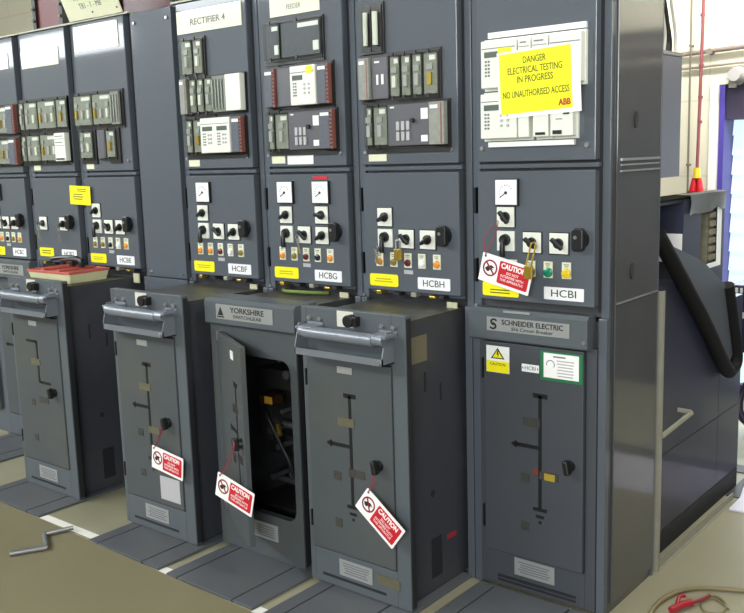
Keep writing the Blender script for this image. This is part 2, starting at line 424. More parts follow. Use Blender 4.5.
def latch(cab, x, z, y):
    base = obj('door_latch', cyl(NB(), (x, y+.002, z), (x, y-.010, z), .030, .027, 18), BLACK, cab, smooth=True)
    obj('grip', prism(NB(), rrect(x-.019, x+.021, z-.036, z+.036, .012), y-.030, y-.008), BLACK, base, bevel=.004)
    obj('lock_barrel', cyl(NB(), (x-.004, y-.0325, z+.008), (x-.004, y-.029, z+.008), .006, seg=10), STEEL, base)

LAMPX = (-.357, -.292, -.228, -.166, -.101)
def door_kit(cab, R, name, lamps, meters=(), sw1=True, row=True, first=True, second_small=False, scale=1.):
    y = 0.
    k = scale
    xs = lambda d: R+d*k+.006
    for mx in meters: meter(cab, xs(mx), 1.396, y)
    if sw1: selector(cab, xs(-.3285), 1.306, 30, y)
    if second_small: selector(cab, xs(-.138), 1.308, -8, y)
    if row:
        pistol(cab, xs(-.3285), 1.229, y) if first else selector(cab, xs(-.3285), 1.229, 12, y)
        selector(cab, xs(-.2325), 1.229, -40, y); selector(cab, xs(-.1385), 1.229, 35, y)
    latch(cab, xs(-.0665), 1.246, y)
    for d, m in zip(LAMPX, lamps):
        if m: lamp(cab, xs(d), 1.143, m, y)
    o = obj('danger_label', prism(NB(), rrect(xs(-.407), xs(-.275), 1.051, 1.096, .008), y-.002, y+.001), YELLOW, cab)
    lines_print(FAINT, o, xs(-.385), xs(-.30), 1.066, 1.080, y-.002, 2)
    o = obj('circuit_label', prism(NB(), rrect(xs(-.186), xs(-.047), 1.051, 1.094, .004), y-.0025, y+.001), WHITEPLATE, cab)
    if name: text(name, INK, o, xs(-.1165), y-.0028, 1.0725, .034, width=.092*k)
    if any(lamps): 
        o = obj('small_label', B(xs(-.247), xs(-.207), y-.0015, y+.001, 1.102, 1.116), TAPEGREY, cab)

def cabinet(key, R, xl, xr, label, upper=True, lower='open', pw=.424):
    cab = thing('switchgear_cabinet', label, 'switchgear cabinet', ((xl+xr)/2, .2, 0), group='grey switchgear cabinets in the row')
    pf = .026                                     # face of the posts; doors stand 26 mm proud
    L = R-pw
    bm = NB()
    box(bm, xl+.002, xr-.002, .04, .42, 1.0, ZT+.004)                       # upper housing
    box(bm, xl+.002, xl+.014, .04, .42, 0, 1.0); box(bm, xr-.014, xr-.002, .04, .42, 0, 1.0)
    box(bm, xl+.014, xr-.014, .41, .42, 0, 1.0)
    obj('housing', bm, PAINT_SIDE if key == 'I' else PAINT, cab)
    for a, b in ((xl+.002, L-.006), (R+.012, xr-.002)):
        obj('corner_post', B(a, b, pf, .045, 1.0, ZT+.004), PAINT, cab, bevel=.002)
    for a, b in ((xl+.002, xl+.030), (xr-.030, xr-.002)):
        obj('lower_post', B(a, b, .012, .045, 0, 1.0), PAINT, cab, bevel=.002)
    bm = NB()
    for zz in (1.024,): cyl(bm, (xl+.018, .008, 1.01), (xl+.018, .012, 1.01), .006, seg=8)
    obj('post_bolt', bm, STEEL, cab)
    obj('relay_panel', B(L, R, 0, .04, ZP, ZT), PAINT_DOOR, cab, bevel=.003)
    obj('cross_rail', B(L, R+.008, .008, .04, ZD+.008, ZP-.008), PAINT, cab, bevel=.002)
    obj('control_door', B(L, R, 0, .04, ZB, ZD), PAINT_DOOR, cab, bevel=.003)
    obj('shadow_gap', B(R, R+.011, .03, .045, ZB-.02, ZT), DARK, cab)
    for z0, z1 in ((1.325, 1.412), (1.093, 1.172)):
        obj('hinge', B(L-.018, L-.009, .0, .03, z0, z1), BLACK, cab)
    for xx in (R-.028, L+.02):
        obj('panel_screw', cyl(NB(), (xx, 0, 1.54), (xx, -.006, 1.54), .009, .007, 10), STEEL, cab, smooth=True)
    obj('top_cap', B(xl+.002, xr-.002, .0, .42, ZT+.004, ZT+.012), GALV, cab)
    if lower == 'open':
        bm = NB()
        for i in range(3):
            xx = xl+.11+i*.14
            cyl(bm, (xx, .05, .985), (xx, .40, .985), .035, seg=14)
        obj('contact_spout', bm, DARK, cab, smooth=True)
        for i, (dx, hh, mm) in enumerate(((.09, .03, BRASS), (.17, .022, DARK), (.25, .035, GALV), (.33, .02, BRASS), (.37, .03, DARK))):
            obj('contact_finger', B(xl+dx, xl+dx+.022+.006*(i % 2), -.006, .03, 1.021 if i % 2 else 1.0205, 1.0205+hh*.45), mm, cab, bevel=.002)
        obj('shutter_rail', B(xl+.03, xr-.03, .03, .06, .985, 1.02), GLOSSBLACK, cab)
        obj('cream_tag', B(xr-.100, xr-.058, .004, .010, .968, 1.012), mat('tag_cream', (186, 184, 152), .5), cab)
    return cab

def plates(R, k=1.):
    return lambda d: R+d*k

BND = {'C': (-3.665, -3.195), 'D': (-3.195, -2.725), 'E': (-2.725, -2.255), 'F': (-1.96, -1.46), 'G': (-1.46, -.96), 'H': (-.96, -.46), 'I': (-.46, .04)}
RR = {'I': 0., 'H': -.5, 'G': -1., 'F': -1.5, 'E': -2.292, 'D': -2.761, 'C': -3.231}
T1, T2, T3 = (1.886, 2.048), (1.717, 1.876), (1.551, 1.708)

# --- I : racked-in, right hand end
cI = cabinet('I', RR['I'], *BND['I'], 'right-hand end cabinet with cream relay racks and a yellow danger notice', lower='shut')
obj('rack_strip', B(-.372, -.030, -.012, .004, 1.888, 1.906), WHITE, cI); obj('rack_strip', B(-.374, -.066, -.012, .004, 1.543, 1.559), WHITE, cI)
for k, a, b in (('white', -.385, -.249), ('whitecol', -.249, -.200), ('whitecol', -.200, -.140), ('rack', -.140, -.028)): relay(cI, k, a, b, 1.722, 1.884)
for k, a, b in (('white', -.388, -.249), ('whiteblank', -.249, -.206), ('whitecol', -.196, -.138), ('rack', -.136, -.054)): relay(cI, k, a, b, 1.562, 1.718)
obj('sticker', B(-.318, -.268, -.0422, -.0405, 1.836, 1.852), YELLOW, cI)
meter(cI, -.308, 1.397, 0)
selector(cI, -.315, 1.315, -50, 0); pistol(cI, -.315, 1.236, 0); selector(cI, -.217, 1.234, -35, 0); selector(cI, -.121, 1.234, -40, 0)
latch(cI, -.047, 1.250, 0)
for x, m in ((-.29, ORANGE), (-.222, OLENS), (-.159, GREEN), (-.094, YLENS)): lamp(cI, x, 1.140, m, 0, .0165)
o = obj('danger_label', prism(NB(), rrect(-.407, -.268, 1.049, 1.096, .006), -.002, .001), YELLOW, cI); lines_print(OLIVEINK, o, -.38, -.30, 1.058, 1.072, -.002, 2)
o = obj('circuit_label', prism(NB(), rrect(-.174, -.034, 1.052, 1.093, .003), -.0025, .001), WHITEPLATE, cI); text('HCBI', INK, o, -.104, -.0028, 1.0725, .034, width=.088)
# side details on the end cabinet
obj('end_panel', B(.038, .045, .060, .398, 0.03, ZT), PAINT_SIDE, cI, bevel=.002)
multi('side_trim', STEEL, cI, (.045, .050, .085, .385, 1.489, 1.497), (.045, .048, .085, .385, 1.474, 1.479), (.045, .050, .085, .385, 1.455, 1.460))
obj('side_seam', B(.045, .048, .062, .396, 1.040, 1.045), STEEL, cI)
bm = NB(); c = [(.177+.013*math.cos(i*math.pi/8), 1.135+.026*math.sin(i*math.pi/8)) for i in range(16)]; prismx(bm, c, .044, .049)
obj('rubber_gland', bm, DARK, cI)
bm = NB(); c = [(.190+.013*math.cos(i*math.pi/8), 1.615+.026*math.sin(i*math.pi/8)) for i in range(16)]; prismx(bm, c, .044, .049)
obj('rubber_gland', bm, DARK, cI)
obj('rear_edge', B(.030, .046, .396, .404, 0, ZT), PAINT, cI, bevel=.002)

# --- H
cH = cabinet('H', RR['H'], *BND['H'], 'grey cabinet marked HCBH, next left of the end cabinet')
for k, a, b in (('tube', -.893, -.852), ('tube', -.852, -.806)): relay(cH, k, a, b, 1.884, 2.052)
for k, a, b in (('grey', -.905, -.853), ('dark', -.853, -.774), ('clear', -.774, -.724), ('clear', -.724, -.676), ('clear', -.676, -.629), ('clear', -.629, -.566)): relay(cH, k, a, b, *T2)
for k, a, b in (('clear', -.886, -.853), ('clear', -.853, -.785), ('darkwide', -.785, -.599), ('grey', -.599, -.532)): relay(cH, k, a, b, *T3)
door_kit(cH, -.5, 'HCBH', (ORANGE, OLENS, MAROON, WLENS, ORANGE))
obj('panel_label', B(-.89, -.808, -.002, .002, 1.507, 1.532), CREAMPLATE, cH)
o = obj('name_plate', B(-.93+.014, -.72, -.003, .001, 2.095, 2.17), CREAMPLATE, cH)

# --- G
cG = cabinet('G', RR['G'], *BND['G'], 'grey cabinet marked HCBG with two meters on its control door')
for k, a, b in (('dim', -1.378, -1.298), ('dim', -1.298, -1.09)): relay(cG, k, a, b, 1.895, 2.046)
for k, a, b in (('orange', -1.383, -1.326), ('darkplate', -1.326, -1.238), ('white', -1.238, -1.105), ('orange', -1.105, -1.046)): relay(cG, k, a, b, *T2)
obj('sticker', prism(NB(), rrect(-1.152, -1.116, 1.838, 1.866, .012), -.0422, -.0405), YELLOW, cG)
for k, a, b in (('clear', -1.384, -1.348), ('clear', -1.348, -1.272), ('darkwide', -1.272, -1.102), ('orange', -1.102, -1.034)): relay(cG, k, a, b, *T3)
door_kit(cG, -1., 'HCBG', (ORANGE, OLENS, MAROON, KLENS, ORANGE), meters=(-.323, -.134), second_small=True)
obj('panel_label', B(-1.388, -1.315, -.002, .002, 1.508, 1.541), CREAMPLATE, cG)
obj('panel_note', B(-1.302, -1.165, -.002, .002, 1.503, 1.541), WHITE, cG)
obj('meter_strip', B(-1.172, -1.097, -.002, .002, 1.443, 1.456), RED, cG)
o = obj('name_plate', B(-1.361, -1.104, -.004, .001, 2.066, 2.16), CREAMPLATE, cG); text('FEEDER', GREYINK, o, -1.235, -.0044, 2.095, .026, width=.075)
bm = tube(NB(), [(-1.38, .02, 1.0), (-1.32, -.03, 1.003), (-1.25, -.04, 1.006), (-1.18, -.01, 1.003), (-1.14, .03, 1.0)], .007, 8)
obj('earth_cable', bm, CABLEG, cG, smooth=True)

tiers(cG, (-1.388, -1.084, 1.884, 2.05), (-1.39, -1.322, 1.712, 1.882), (-1.245, -1.041, 1.712, 1.882), (-1.392, -1.029, 1.538, 1.711))
tiers(cH, (-.90, -.800, 1.880, 2.06), (-.910, -.560, 1.712, 1.883), (-.893, -.526, 1.536, 1.711))
# --- F
cF = cabinet('F', RR['F'], *BND['F'], 'grey cabinet marked HCBF under the rectifier nameplate')
relay(cF, 'clear', -1.888, -1.812, 1.876, 2.035); relay(cF, 'clear', -1.812, -1.752, 1.876, 2.035)
for k, a, b in (('grey', -1.895, -1.848), ('clear', -1.848, -1.800), ('clear', -1.800, -1.753), ('clear', -1.753, -1.700), ('stripe', -1.700, -1.603), ('whiteblank', -1.603, -1.510)): relay(cF, k, a, b, *T2)
for k, a, b in (('clear', -1.882, -1.838), ('clear', -1.838, -1.768), ('white2', -1.768, -1.585), ('orange', -1.585, -1.524)): relay(cF, k, a, b, *T3)
door_kit(cF, -1.5, 'HCBF', (ORANGE, ORANGE, MAROON, WLENS, OLENS), meters=(-.313,))
obj('panel_label', B(-1.895, -1.825, -.002, .002, 1.505, 1.532), CREAMPLATE, cF)
o = obj('name_plate', B(-1.918, -1.523, -.004, .001, 2.058, 2.150), CREAMPLATE, cF); text('RECTIFIER 4', GREYINK, o, -1.725, -.0044, 2.100, .036, width=.215, bold=.0006)

tiers(cF, (-1.893, -1.744, 1.864, 2.04), (-1.895, -1.70, 1.706, 1.862), (-1.89, -1.518, 1.538, 1.704))
# --- blank infill
cX = thing('blanking_panel', 'plain grey full-height panel without any instruments', 'panel', (-2.108, .2, 0))
obj('housing', B(-2.253, -1.962, .03, .42, 0, ZT+.004), PAINT, cX)
obj('upper_sheet', B(-2.246, -1.964, .004, .03, 1.008, ZT), PAINT, cX, bevel=.002)
obj('lower_sheet', B(-2.246, -1.964, .004, .03, 0, 1.002), PAINT, cX, bevel=.002)
for xx, zz in ((-2.215, 1.03), (-1.99, 1.03), (-1.99, 2.14), (-2.215, 2.14)):
    obj('sheet_bolt', cyl(NB(), (xx, .004, zz), (xx, -.004, zz), .008, .006, 8), STEEL, cX)

# --- E, D, C  (narrower cabinets)
cE = cabinet('E', RR['E'], *BND['E'], 'grey cabinet under the tilted transformer sign', pw=.398)
relay(cE, 'clear', -2.690, -2.540, 1.699, 1.860); relay(cE, 'clear', -2.540, -2.390, 1.699, 1.860); relay(cE, 'stripe', -2.390, -2.325, 1.699, 1.860)
relay(cE, 'clear', -2.662, -2.56, 1.545, 1.690); relay(cE, 'darkplate', -2.515, -2.450, 1.545, 1.690); relay(cE, 'clear', -2.450, -2.38, 1.545, 1.690)
door_kit(cE, RR['E'], 'HCBE', (OLENS, OLENS, KLENS, WLENS, ORANGE), scale=.965)
obj('panel_label', B(-2.655, -2.595, -.002, .002, 1.505, 1.53), CREAMPLATE, cE)
obj('name_plate', B(-2.675, -2.335, -.004, .001, 2.055, 2.170), CREAMPLATE, cE)
tiers(cE, (-2.705, -2.322, 1.692, 1.866), (-2.675, -2.555, 1.530, 1.690), (-2.455, -2.368, 1.530, 1.690))
cD = cabinet('D', RR['D'], *BND['D'], 'grey cabinet with silver keys hanging from two switches', pw=.398)
for k, a, b in (('clear', -3.19, -3.145), ('clear', -3.145, -3.02), ('clear', -3.02, -2.855), ('clear', -2.855, -2.765)): relay(cD, k, a, b, 1.699, 1.855)
for k, a, b in (('clear', -3.19, -3.145), ('clear', -3.145, -3.02), ('clear', -3.02, -2.86), ('whitecol', -2.86, -2.765)): relay(cD, k, a, b, 1.540, 1.690)
selector(cD, -3.076, 1.234, -10, 0); selector(cD, -2.892, 1.234, 35, 0); latch(cD, -2.825, 1.246, 0)
o = obj('danger_label', prism(NB(), rrect(-3.133, -3.005, 1.062, 1.107, .008), -.002, .001), YELLOW, cD); lines_print(OLIVEINK, o, -3.11, -3.03, 1.076, 1.094, -.002, 2)
o = obj('circuit_label', prism(NB(), rrect(-2.930, -2.80, 1.060, 1.104, .004), -.0025, .001), WHITEPLATE, cD); text('HCBD', INK, o, -2.865, -.0028, 1.082, .033, width=.085)
obj('panel_label', B(-3.12, -3.06, -.002, .002, 1.505, 1.53), CREAMPLATE, cD)
obj('name_plate', B(-3.15, -2.82, -.004, .001, 2.015, 2.100), CREAMPLATE, cD)
tiers(cD, (-3.205, -2.765, 1.692, 1.862), (-3.205, -2.79, 1.530, 1.690))
cC = cabinet('C', RR['C'], *BND['C'], 'grey cabinet cut off by the left edge of the photo', lower='shut', pw=.398)
for k, a, b in (('clear', -3.60, -3.45), ('clear', -3.45, -3.30), ('orange', -3.30, -3.222)): relay(cC, k, a, b, 1.690, 1.850); relay(cC, k, a, b, 1.530, 1.680)
door_kit(cC, RR['C'], 'HCBC', (ORANGE, ORANGE, KLENS, OLENS, ORANGE), meters=(-.30,), scale=.94)
obj('name_plate', B(-3.60, -3.28, -.004, .001, 2.03, 2.11), CREAMPLATE, cC)

cB = thing('switchgear_cabinet', 'grey cabinet foot just showing at the left edge beside the leftmost truck', 'switchgear cabinet', (-3.90, .2, 0), group='grey switchgear cabinets in the row')
obj('housing', B(-4.133, -3.667, .03, .42, 0, ZT), PAINT, cB)
obj('lower_door', B(-4.09, -3.71, .006, .03, .14, .90), PAINT_TRUCK, cB, bevel=.003); obj('control_door', B(-4.09, -3.70, 0, .03, ZB, ZD), PAINT_DOOR, cB, bevel=.003); obj('relay_panel', B(-4.09, -3.70, 0, .03, ZP, ZT-.005), PAINT_DOOR, cB, bevel=.003)

# ------------------------------------------------------------------ breaker trucks
def door_face(tr, x0, x1, z0, z1, y, mx, style, parent=None):
    """truck door with mimic diagram; x,z in world, front face at y"""
    door = obj('truck_door', B(x0, x1, y, y+.02, z0, z1), PAINT_TRUCK, tr, bevel=.003)
    mimic(door, mx, y, style); return door
def mimic(door, mx, y, style, local=False):
    bm = NB(); w = .006
    if style == 'offset':
        box(bm, mx-.085, mx+.003, y-.0015, y, .722, .734); box(bm, mx-.003-w/2, mx+.006, y-.0015, y, .54, .734); box(bm, mx-.003, mx+.09, y-.0015, y, .532, .544)
    else:
        box(bm, mx-w, mx+w, y-.0015, y, .335, .728); box(bm, mx-.027, mx+.027, y-.0015, y, .718, .734)
        box(bm, mx-.09, mx-w, y-.0015, y, .540, .553)
        prism(bm, [(mx-.112, .5465), (mx-.09, .560), (mx-.085, .5465), (mx-.09, .533)], y-.0015, y)
        box(bm, mx-.026, mx+.026, y-.0015, y, .324, .336); box(bm, mx-.015, mx+.015, y-.0015, y, .300, .310); box(bm, mx-.005, mx+.005, y-.0015, y, .280, .289)
    obj('mimic_diagram', bm, BLACKM, door, local=local)
def windows(door, mx, y, style, local=False):
    ws = [(mx-.055 if style != 'end' else mx-.074, mx+.018 if style != 'end' else mx-.010, .616, .646, TANPLATE if style in ('mid', 'left', 'offset') else WINDOWG), (mx-.082, mx-.050, .418, .448, WINDOWG), (mx-.012, mx+.058, .440, .468, WINDOWG if style != 'left' else TANPLATE), (mx-.082, mx-.052, .245, .275, WINDOWG)]
    for x0, x1, z0, z1, m in ws: obj('inspection_window', B(x0, x1, y-.002, y+.002, z0, z1), m, door, local=local)
def knob(door, x, z, y, local=False):
    k = obj('door_knob', cyl(NB(), (x, y, z), (x, y-.014, z), .019, .016, 14), BLACK, door, smooth=True, local=local)
    obj('grip', rotated_bar(NB(), x, z, y-.036, y-.012, .019, .048, 12), BLACK, door, bevel=.005, local=local)

def truck(cx, yf, yb, label, kind='handle', style='mid', bx=None, side=True, hw=.2275):
    tr = thing('breaker_truck', label, 'breaker truck', (cx, (yf+yb)/2, 0), group='withdrawable breaker trucks')
    bx0, bx1 = bx or (cx-.205, cx+.205)
    yb0 = yf+.03
    if kind != 'opened':
        obj('body', B(bx0, bx1, yb0, yb, .012, .985), PAINT_TRUCKBODY, tr, bevel=.003)
    fb = NB()                                            # front frame round the door
    box(fb, cx-hw, cx-.205, yf, yb0, .012, 1.02 if kind != 'header' else .90); box(fb, cx+.17, cx+hw, yf, yb0, .012, 1.02 if kind != 'header' else .90)
    box(fb, cx-.205, cx+.17, yf, yb0, .012, .14); box(fb, cx-.205, cx+.17, yf, yb0, .852, 1.02 if kind not in ('header', 'opened') else .90)
    if kind == 'handle':
        box(fb, cx-.205, cx+.17, yf+.012, yb0, .14, .852)
    obj('front_frame', fb, PAINT_HEAD if kind == 'handle' else PAINT_TRUCK, tr, bevel=.002)
    obj('skirt_slot', B(cx-.17, cx+.12, yf-.001, yf+.002, .040, .050), DARK, tr)
    obj('edge_seam', B(cx+hw, cx+hw+.003, yf+.004, yb0-.004, .02, 1.01), DARK, tr)
    o = obj('rating_plate', B(cx-.088, cx+.062, yf-.003, yf+.001, .062, .122), ALU, tr); lines_print(GREYINK, o, cx-.075, cx+.05, .072, .112, yf-.003, 5)
    if kind == 'handle':
        y = yf
        obj('top_plate', B(bx0, bx1, yb0, yb, .985, .992), mat('dusty_top', (64, 64, 58), .45, noise=.45, nscale=14), tr)
        for dx in (-.160, .160):
            for q in (-.024, .024): obj('bracket_bolt', cyl(NB(), (cx+dx+q, y, .982), (cx+dx+q, y-.010, .982), .009, .008, 6), STEEL, tr)
            b = NB(); box(b, cx+dx-.036, cx+dx+.036, y-.005, y, .945, .968); box(b, cx+dx-.036, cx+dx+.036, y-.066, y-.005, .952, .962)
            cyl(b, (cx+dx-.022, y-.052, .945), (cx+dx+.022, y-.052, .945), .019, seg=12)
            obj('handle_bracket', b, CHROME, tr, bevel=.001)
        obj('handle_bar', cyl(NB(), (cx-.160, y-.052, .942), (cx+.140, y-.052, .942), .0215, seg=20), CHROME, tr, smooth=True)
        sh = NB()
        prismx(sh, [(y-.062, .862), (y-.062, .885), (y-.058, .885), (y-.058, .866), (y, .866), (y, .862)], cx-.205, cx+.180)
        for xx in (cx-.205, cx+.176): prismx(sh, [(y-.062, .862), (y-.062, .890), (y-.04, .968), (y, .968), (y, .862)], xx, xx+.004)
        obj('guard_shelf', sh, CHROME, tr)
        obj('shelf_bolt', cyl(NB(), (cx+.165, y-.068, .872), (cx+.165, y-.062, .872), .009, seg=6), STEEL, tr)
        obj('tape_patch', B(cx-.060, cx+.012, y-.0015, y+.001, .962, 1.016), TAPECREAM, tr)
        b = cyl(NB(), (cx+.008, y, .988), (cx+.008, y-.030, .988), .021, seg=16); box(b, cx+.012, cx+.042, y-.026, y, .972, 1.004)
        obj('lock_boss', b, BLACK, tr, bevel=.002)
        d = door_face(tr, cx-.205, cx+.168, .145, .848, y-.006, cx-.012, style)
        windows(d, cx-.012, y-.006, style); knob(d, cx+.108, .503, y-.006)
        o = obj('number_plate', B(cx-.062, cx+.004, y-.0085, y-.005, .802, .825), ALU, d)
        multi('hinge', BLACK, tr, (cx-.213, cx-.206, y-.008, y+.004, .74, .80), (cx-.213, cx-.206, y-.008, y+.004, .22, .28))
    if side:
        x = bx1
        for (a, zt, h) in ((.137, .807, .068), (.226, .752, .063)): obj('side_slot', B(x-.002, x+.002, yf+a, yf+a+.008, zt-h, zt), DARK, tr)
        obj('side_cutout', B(x-.002, x+.0015, yf+.160, yf+.222, .060, .205), DARK, tr)
        obj('side_hole', cyl(NB(), (x-.002, yf+.173, .37), (x+.002, yf+.173, .37), .012, seg=12), DARK, tr)
    return tr

tH = truck(-.710, -.344, .39, 'withdrawn breaker truck with steel handle bar, beside the end cabinet', bx=(-.915, -.512))
obj('side_sticker', B(-.513, -.5105, -.287, -.190, .845, .935), mat('faded_sticker', (110, 104, 84), .6), tH)
obj('red_marking', B(-.513, -.5108, -.088, -.030, .172, .19), mat('red_marking', (150, 40, 52), .6), tH)
obj('brass_plate', B(-.625, -.53, -.347, -.343, .075, .110), TANPLATE, tH)
tF = truck(-1.730, -.407, .39, 'withdrawn breaker truck with handle bar, in front of the blanking panel', bx=(-1.940, -1.515), style='left')
obj('lower_plate', B(-1.70, -1.578, -.4155, -.412, .170, .268), TAPEGREY, tF)
tE = truck(-2.567, -.388, .36, 'withdrawn breaker truck with handle bar, under the red and cream tray', bx=(-2.69, -2.372), style='offset', hw=.225)

def header(tr, cx, x0, x1, yf, z0, z1, plate, lines, logo, deep=.06):
    bm = NB(); prismx(bm, [(yf-.022, z0+.006), (yf-.022, z1-.012), (yf-.010, z1), (yf+deep, z1), (yf+deep, z0), (yf-.012, z0)], x0, x1)
    h = obj('header_box', bm, PAINT_HEAD, tr, bevel=.003)
    y = yf-.022
    px0, px1, pz0, pz1 = plate
    np_ = obj('maker_plate', B(px0, px1, y-.003, y+.001, pz0, pz1), ALU, h)
    text(lines[0], INK, h, px0+(px1-px0)*.56, y-.0034, pz0+(pz1-pz0)*.66, (pz1-pz0)*.52, width=(px1-px0)*.74*lines[2], bold=.0004)
    text(lines[1], INK, h, px0+(px1-px0)*.56, y-.0034, pz0+(pz1-pz0)*.24, (pz1-pz0)*.34, width=(px1-px0)*.5)
    lx, lz, s = px0+(px1-px0)*.085, (pz0+pz1)/2, (pz1-pz0)*.36
    bm = NB()
    if logo == 'ess':                                     # two interlocking hooked strokes
        for sgn in (1, -1):
            pts = [(lx+sgn*s*.75, y-.0035, lz+sgn*s*.7), (lx+sgn*s*.1, y-.0035, lz+sgn*s*.95), (lx-sgn*s*.5, y-.0035, lz+sgn*s*.6), (lx-sgn*s*.35, y-.0035, lz+sgn*s*.05), (lx+sgn*s*.15, y-.0035, lz-sgn*s*.15)]
            tube(bm, pts, s*.19, 6, 5)
    else:                                                 # triangle over a bar
        prism(bm, [(lx-s*.8, lz-s*.7), (lx+s*.8, lz-s*.7), (lx, lz+s*.95)], y-.0036, y-.003)
        prism(bm, [(lx-s*.95, lz-s*1.1), (lx+s*.95, lz-s*1.1), (lx+s*.95, lz-s*.85), (lx-s*.95, lz-s*.85)], y-.0036, y-.003)
    obj('emblem', bm, INK, h)
    return h

# --- G truck: door standing open, mechanism inside
GX, GY = -1.225, -.314
tG = thing('breaker_truck', 'breaker truck with its door open, dark mechanism showing inside', 'breaker truck', (GX, 0, 0), group='withdrawable breaker trucks')
b = NB(); x0, x1 = -1.432, -1.015
box(b, x0, x0+.01, GY+.03, .38, .012, .985); box(b, x1-.01, x1, GY+.03, .38, .012, .985); box(b, x0+.01, x1-.01, .37, .38, .012, .985); box(b, x0+.01, x1-.01, GY+.03, .37, .012, .03); box(b, x0+.01, x1-.01, GY+.03, .37, .975, .985)
obj('body', b, PAINT_TRUCKBODY, tG)
obj('top_plate', B(x0, x1, GY+.03, .38, .985, .992), MATS['dusty_top'], tG)
out = [(-1.453, .012), (-.998, .012), (-.998, .905), (-1.453, .905)]
inn = rrect(-1.405, -1.032, .185, .800, .045, 5)
def frame_plate(bm, outer, inner, y0, y1):
    n = len(inner); cx = sum(p[0] for p in inner)/n; cz = sum(p[1] for p in inner)/n
    ox0, ox1, oz0, oz1 = min(p[0] for p in outer), max(p[0] for p in outer), min(p[1] for p in outer), max(p[1] for p in outer)
    def push(p):
        dx, dz = p[0]-cx, p[1]-cz
        t = min((ox1-cx)/dx if dx > 1e-9 else ((ox0-cx)/dx if dx < -1e-9 else 1e9), (oz1-cz)/dz if dz > 1e-9 else ((oz0-cz)/dz if dz < -1e-9 else 1e9))
        return (cx+dx*t, cz+dz*t)
    cs = [(ox0, oz0), (ox1, oz0), (ox1, oz1), (ox0, oz1)]
    o = [push(p) for p in inner]
    for c in cs:                                          # snap nearest rim point to each corner
        i = min(range(n), key=lambda k: (o[k][0]-c[0])**2+(o[k][1]-c[1])**2); o[i] = c
    V = {}
    for y in (y0, y1):
        V[y] = ([bm.verts.new((p[0], y, p[1])) for p in inner], [bm.verts.new((p[0], y, p[1])) for p in o])
    for i in range(n):
        j = (i+1) % n
        for y in (y0, y1): bm.faces.new((V[y][0][i], V[y][0][j], V[y][1][j], V[y][1][i]))
        bm.faces.new((V[y0][0][i], V[y1][0][i], V[y1][0][j], V[y0][0][j])); bm.faces.new((V[y0][1][i], V[y0][1][j], V[y1][1][j], V[y1][1][i]))
    return bm
obj('front_frame', frame_plate(NB(), out, inn, GY, GY+.03), PAINT_TRUCK, tG)
header(tG, GX, -1.458, -.982, GY, .908, 1.010, (-1.388, -1.085, .934, .990), ('YORKSHIRE', 'SWITCHGEAR', .80), 'tri', deep=.10)
o = obj('rating_plate', B(-1.262, -1.132, GY-.003, GY, .085, .150), ALU, tG); lines_print(GREYINK, o, -1.25, -1.145, .094, .138, GY-.003, 5)
obj('edge_seam', B(-.998, -.995, GY+.004, GY+.026, .02, .90), DARK, tG)
mech = obj('mechanism', bars((-1.41, -1.03, .02, .04, .06, .96), (-1.40, -1.22, -.12, .02, .62, .70), (-1.33, -1.05, -.10, .02, .50, .53), (-1.40, -1.15, -.08, .02, .33, .42), (-1.36, -1.30, -.16, .02, .42, .60), (-1.20, -1.17, -.14, .02, .25, .60), (-1.42, -1.02, -.18, .02, .06, .16)), mat('mechanism_black', (40, 39, 38), .4, noise=.3, nscale=20), tG, bevel=.004)
obj('drive_shaft', cyl(NB(), (-1.40, -.09, .47), (-1.05, -.09, .47), .014), STEEL, mech, smooth=True); obj('drive_shaft', cyl(NB(), (-1.40, -.06, .22), (-1.05, -.06, .22), .012), STEEL, mech, smooth=True)
obj('motor', cyl(NB(), (-1.26, -.15, .775), (-1.19, -.04, .79), .036, seg=18), mat('motor_grey', (128, 126, 120), .45, metal=.3), mech, smooth=True)
obj('counter_label', bars((-1.292, -1.252, -.201, -.197, .583, .611)), mat('amber_label', (220, 168, 60), .5), mech)
obj('counter_body', B(-1.325, -1.250, -.197, -.14, .580, .612), mat('amber_counter', (50, 28, 12), .6), mech)
obj('brass_link', cyl(NB(), (-1.235, -.19, .500), (-1.205, -.21, .470), .010, seg=10), BRASS, mech)
for (x, z, r) in ((-1.20, .70, .018), (-1.16, .735, .012), (-1.30, .46, .016), (-1.26, .40, .012), (-1.19, .30, .014), (-1.30, .27, .012), (-1.23, .55, .01)): obj('pivot_pin', cyl(NB(), (x, -.17, z), (x, -.08, z), r, seg=10), mat('dark_steel', (84, 84, 86), .45, metal=.4), mech, smooth=True)
b = tube(NB(), [(-1.37, -.13, .56), (-1.30, -.18, .52), (-1.22, -.16, .36), (-1.15, -.18, .30), (-1.08, -.12, .40)], .009, 8)
obj('control_wiring', b, CABLEK, mech, smooth=True)
b = tube(NB(), [(-1.15, -.14, .77), (-1.11, -.17, .70), (-1.14, -.15, .62)], .006, 8)
obj('red_wire', b, mat('wire_red', (120, 40, 44), .5), mech, smooth=True)
# the open door: part of the truck, hinged on the left
TH = R_(29)
gm = B(0, .36, 0, .022, .14, .88)
gdo = obj('truck_door', gm, PAINT_TRUCK, tG, local=True, bevel=.003)
gdo.location = Vector((-1.412, -.322, 0))-ORG[tG.name]; gdo.rotation_euler = (0, 0, -TH)
mimic(gdo, .272, 0, 'mid', local=True); windows(gdo, .272, 0, 'plain', local=True); knob(gdo, .325, .522, 0, local=True)
obj('number_plate', B(.222, .262, -.002, 0, .815, .846), WHITE, gdo, local=True)
multi('door_hinge', STEEL, gdo, (-.012, .014, -.004, .03, .845, .885), (-.012, .014, -.004, .03, .16, .20), local=True)

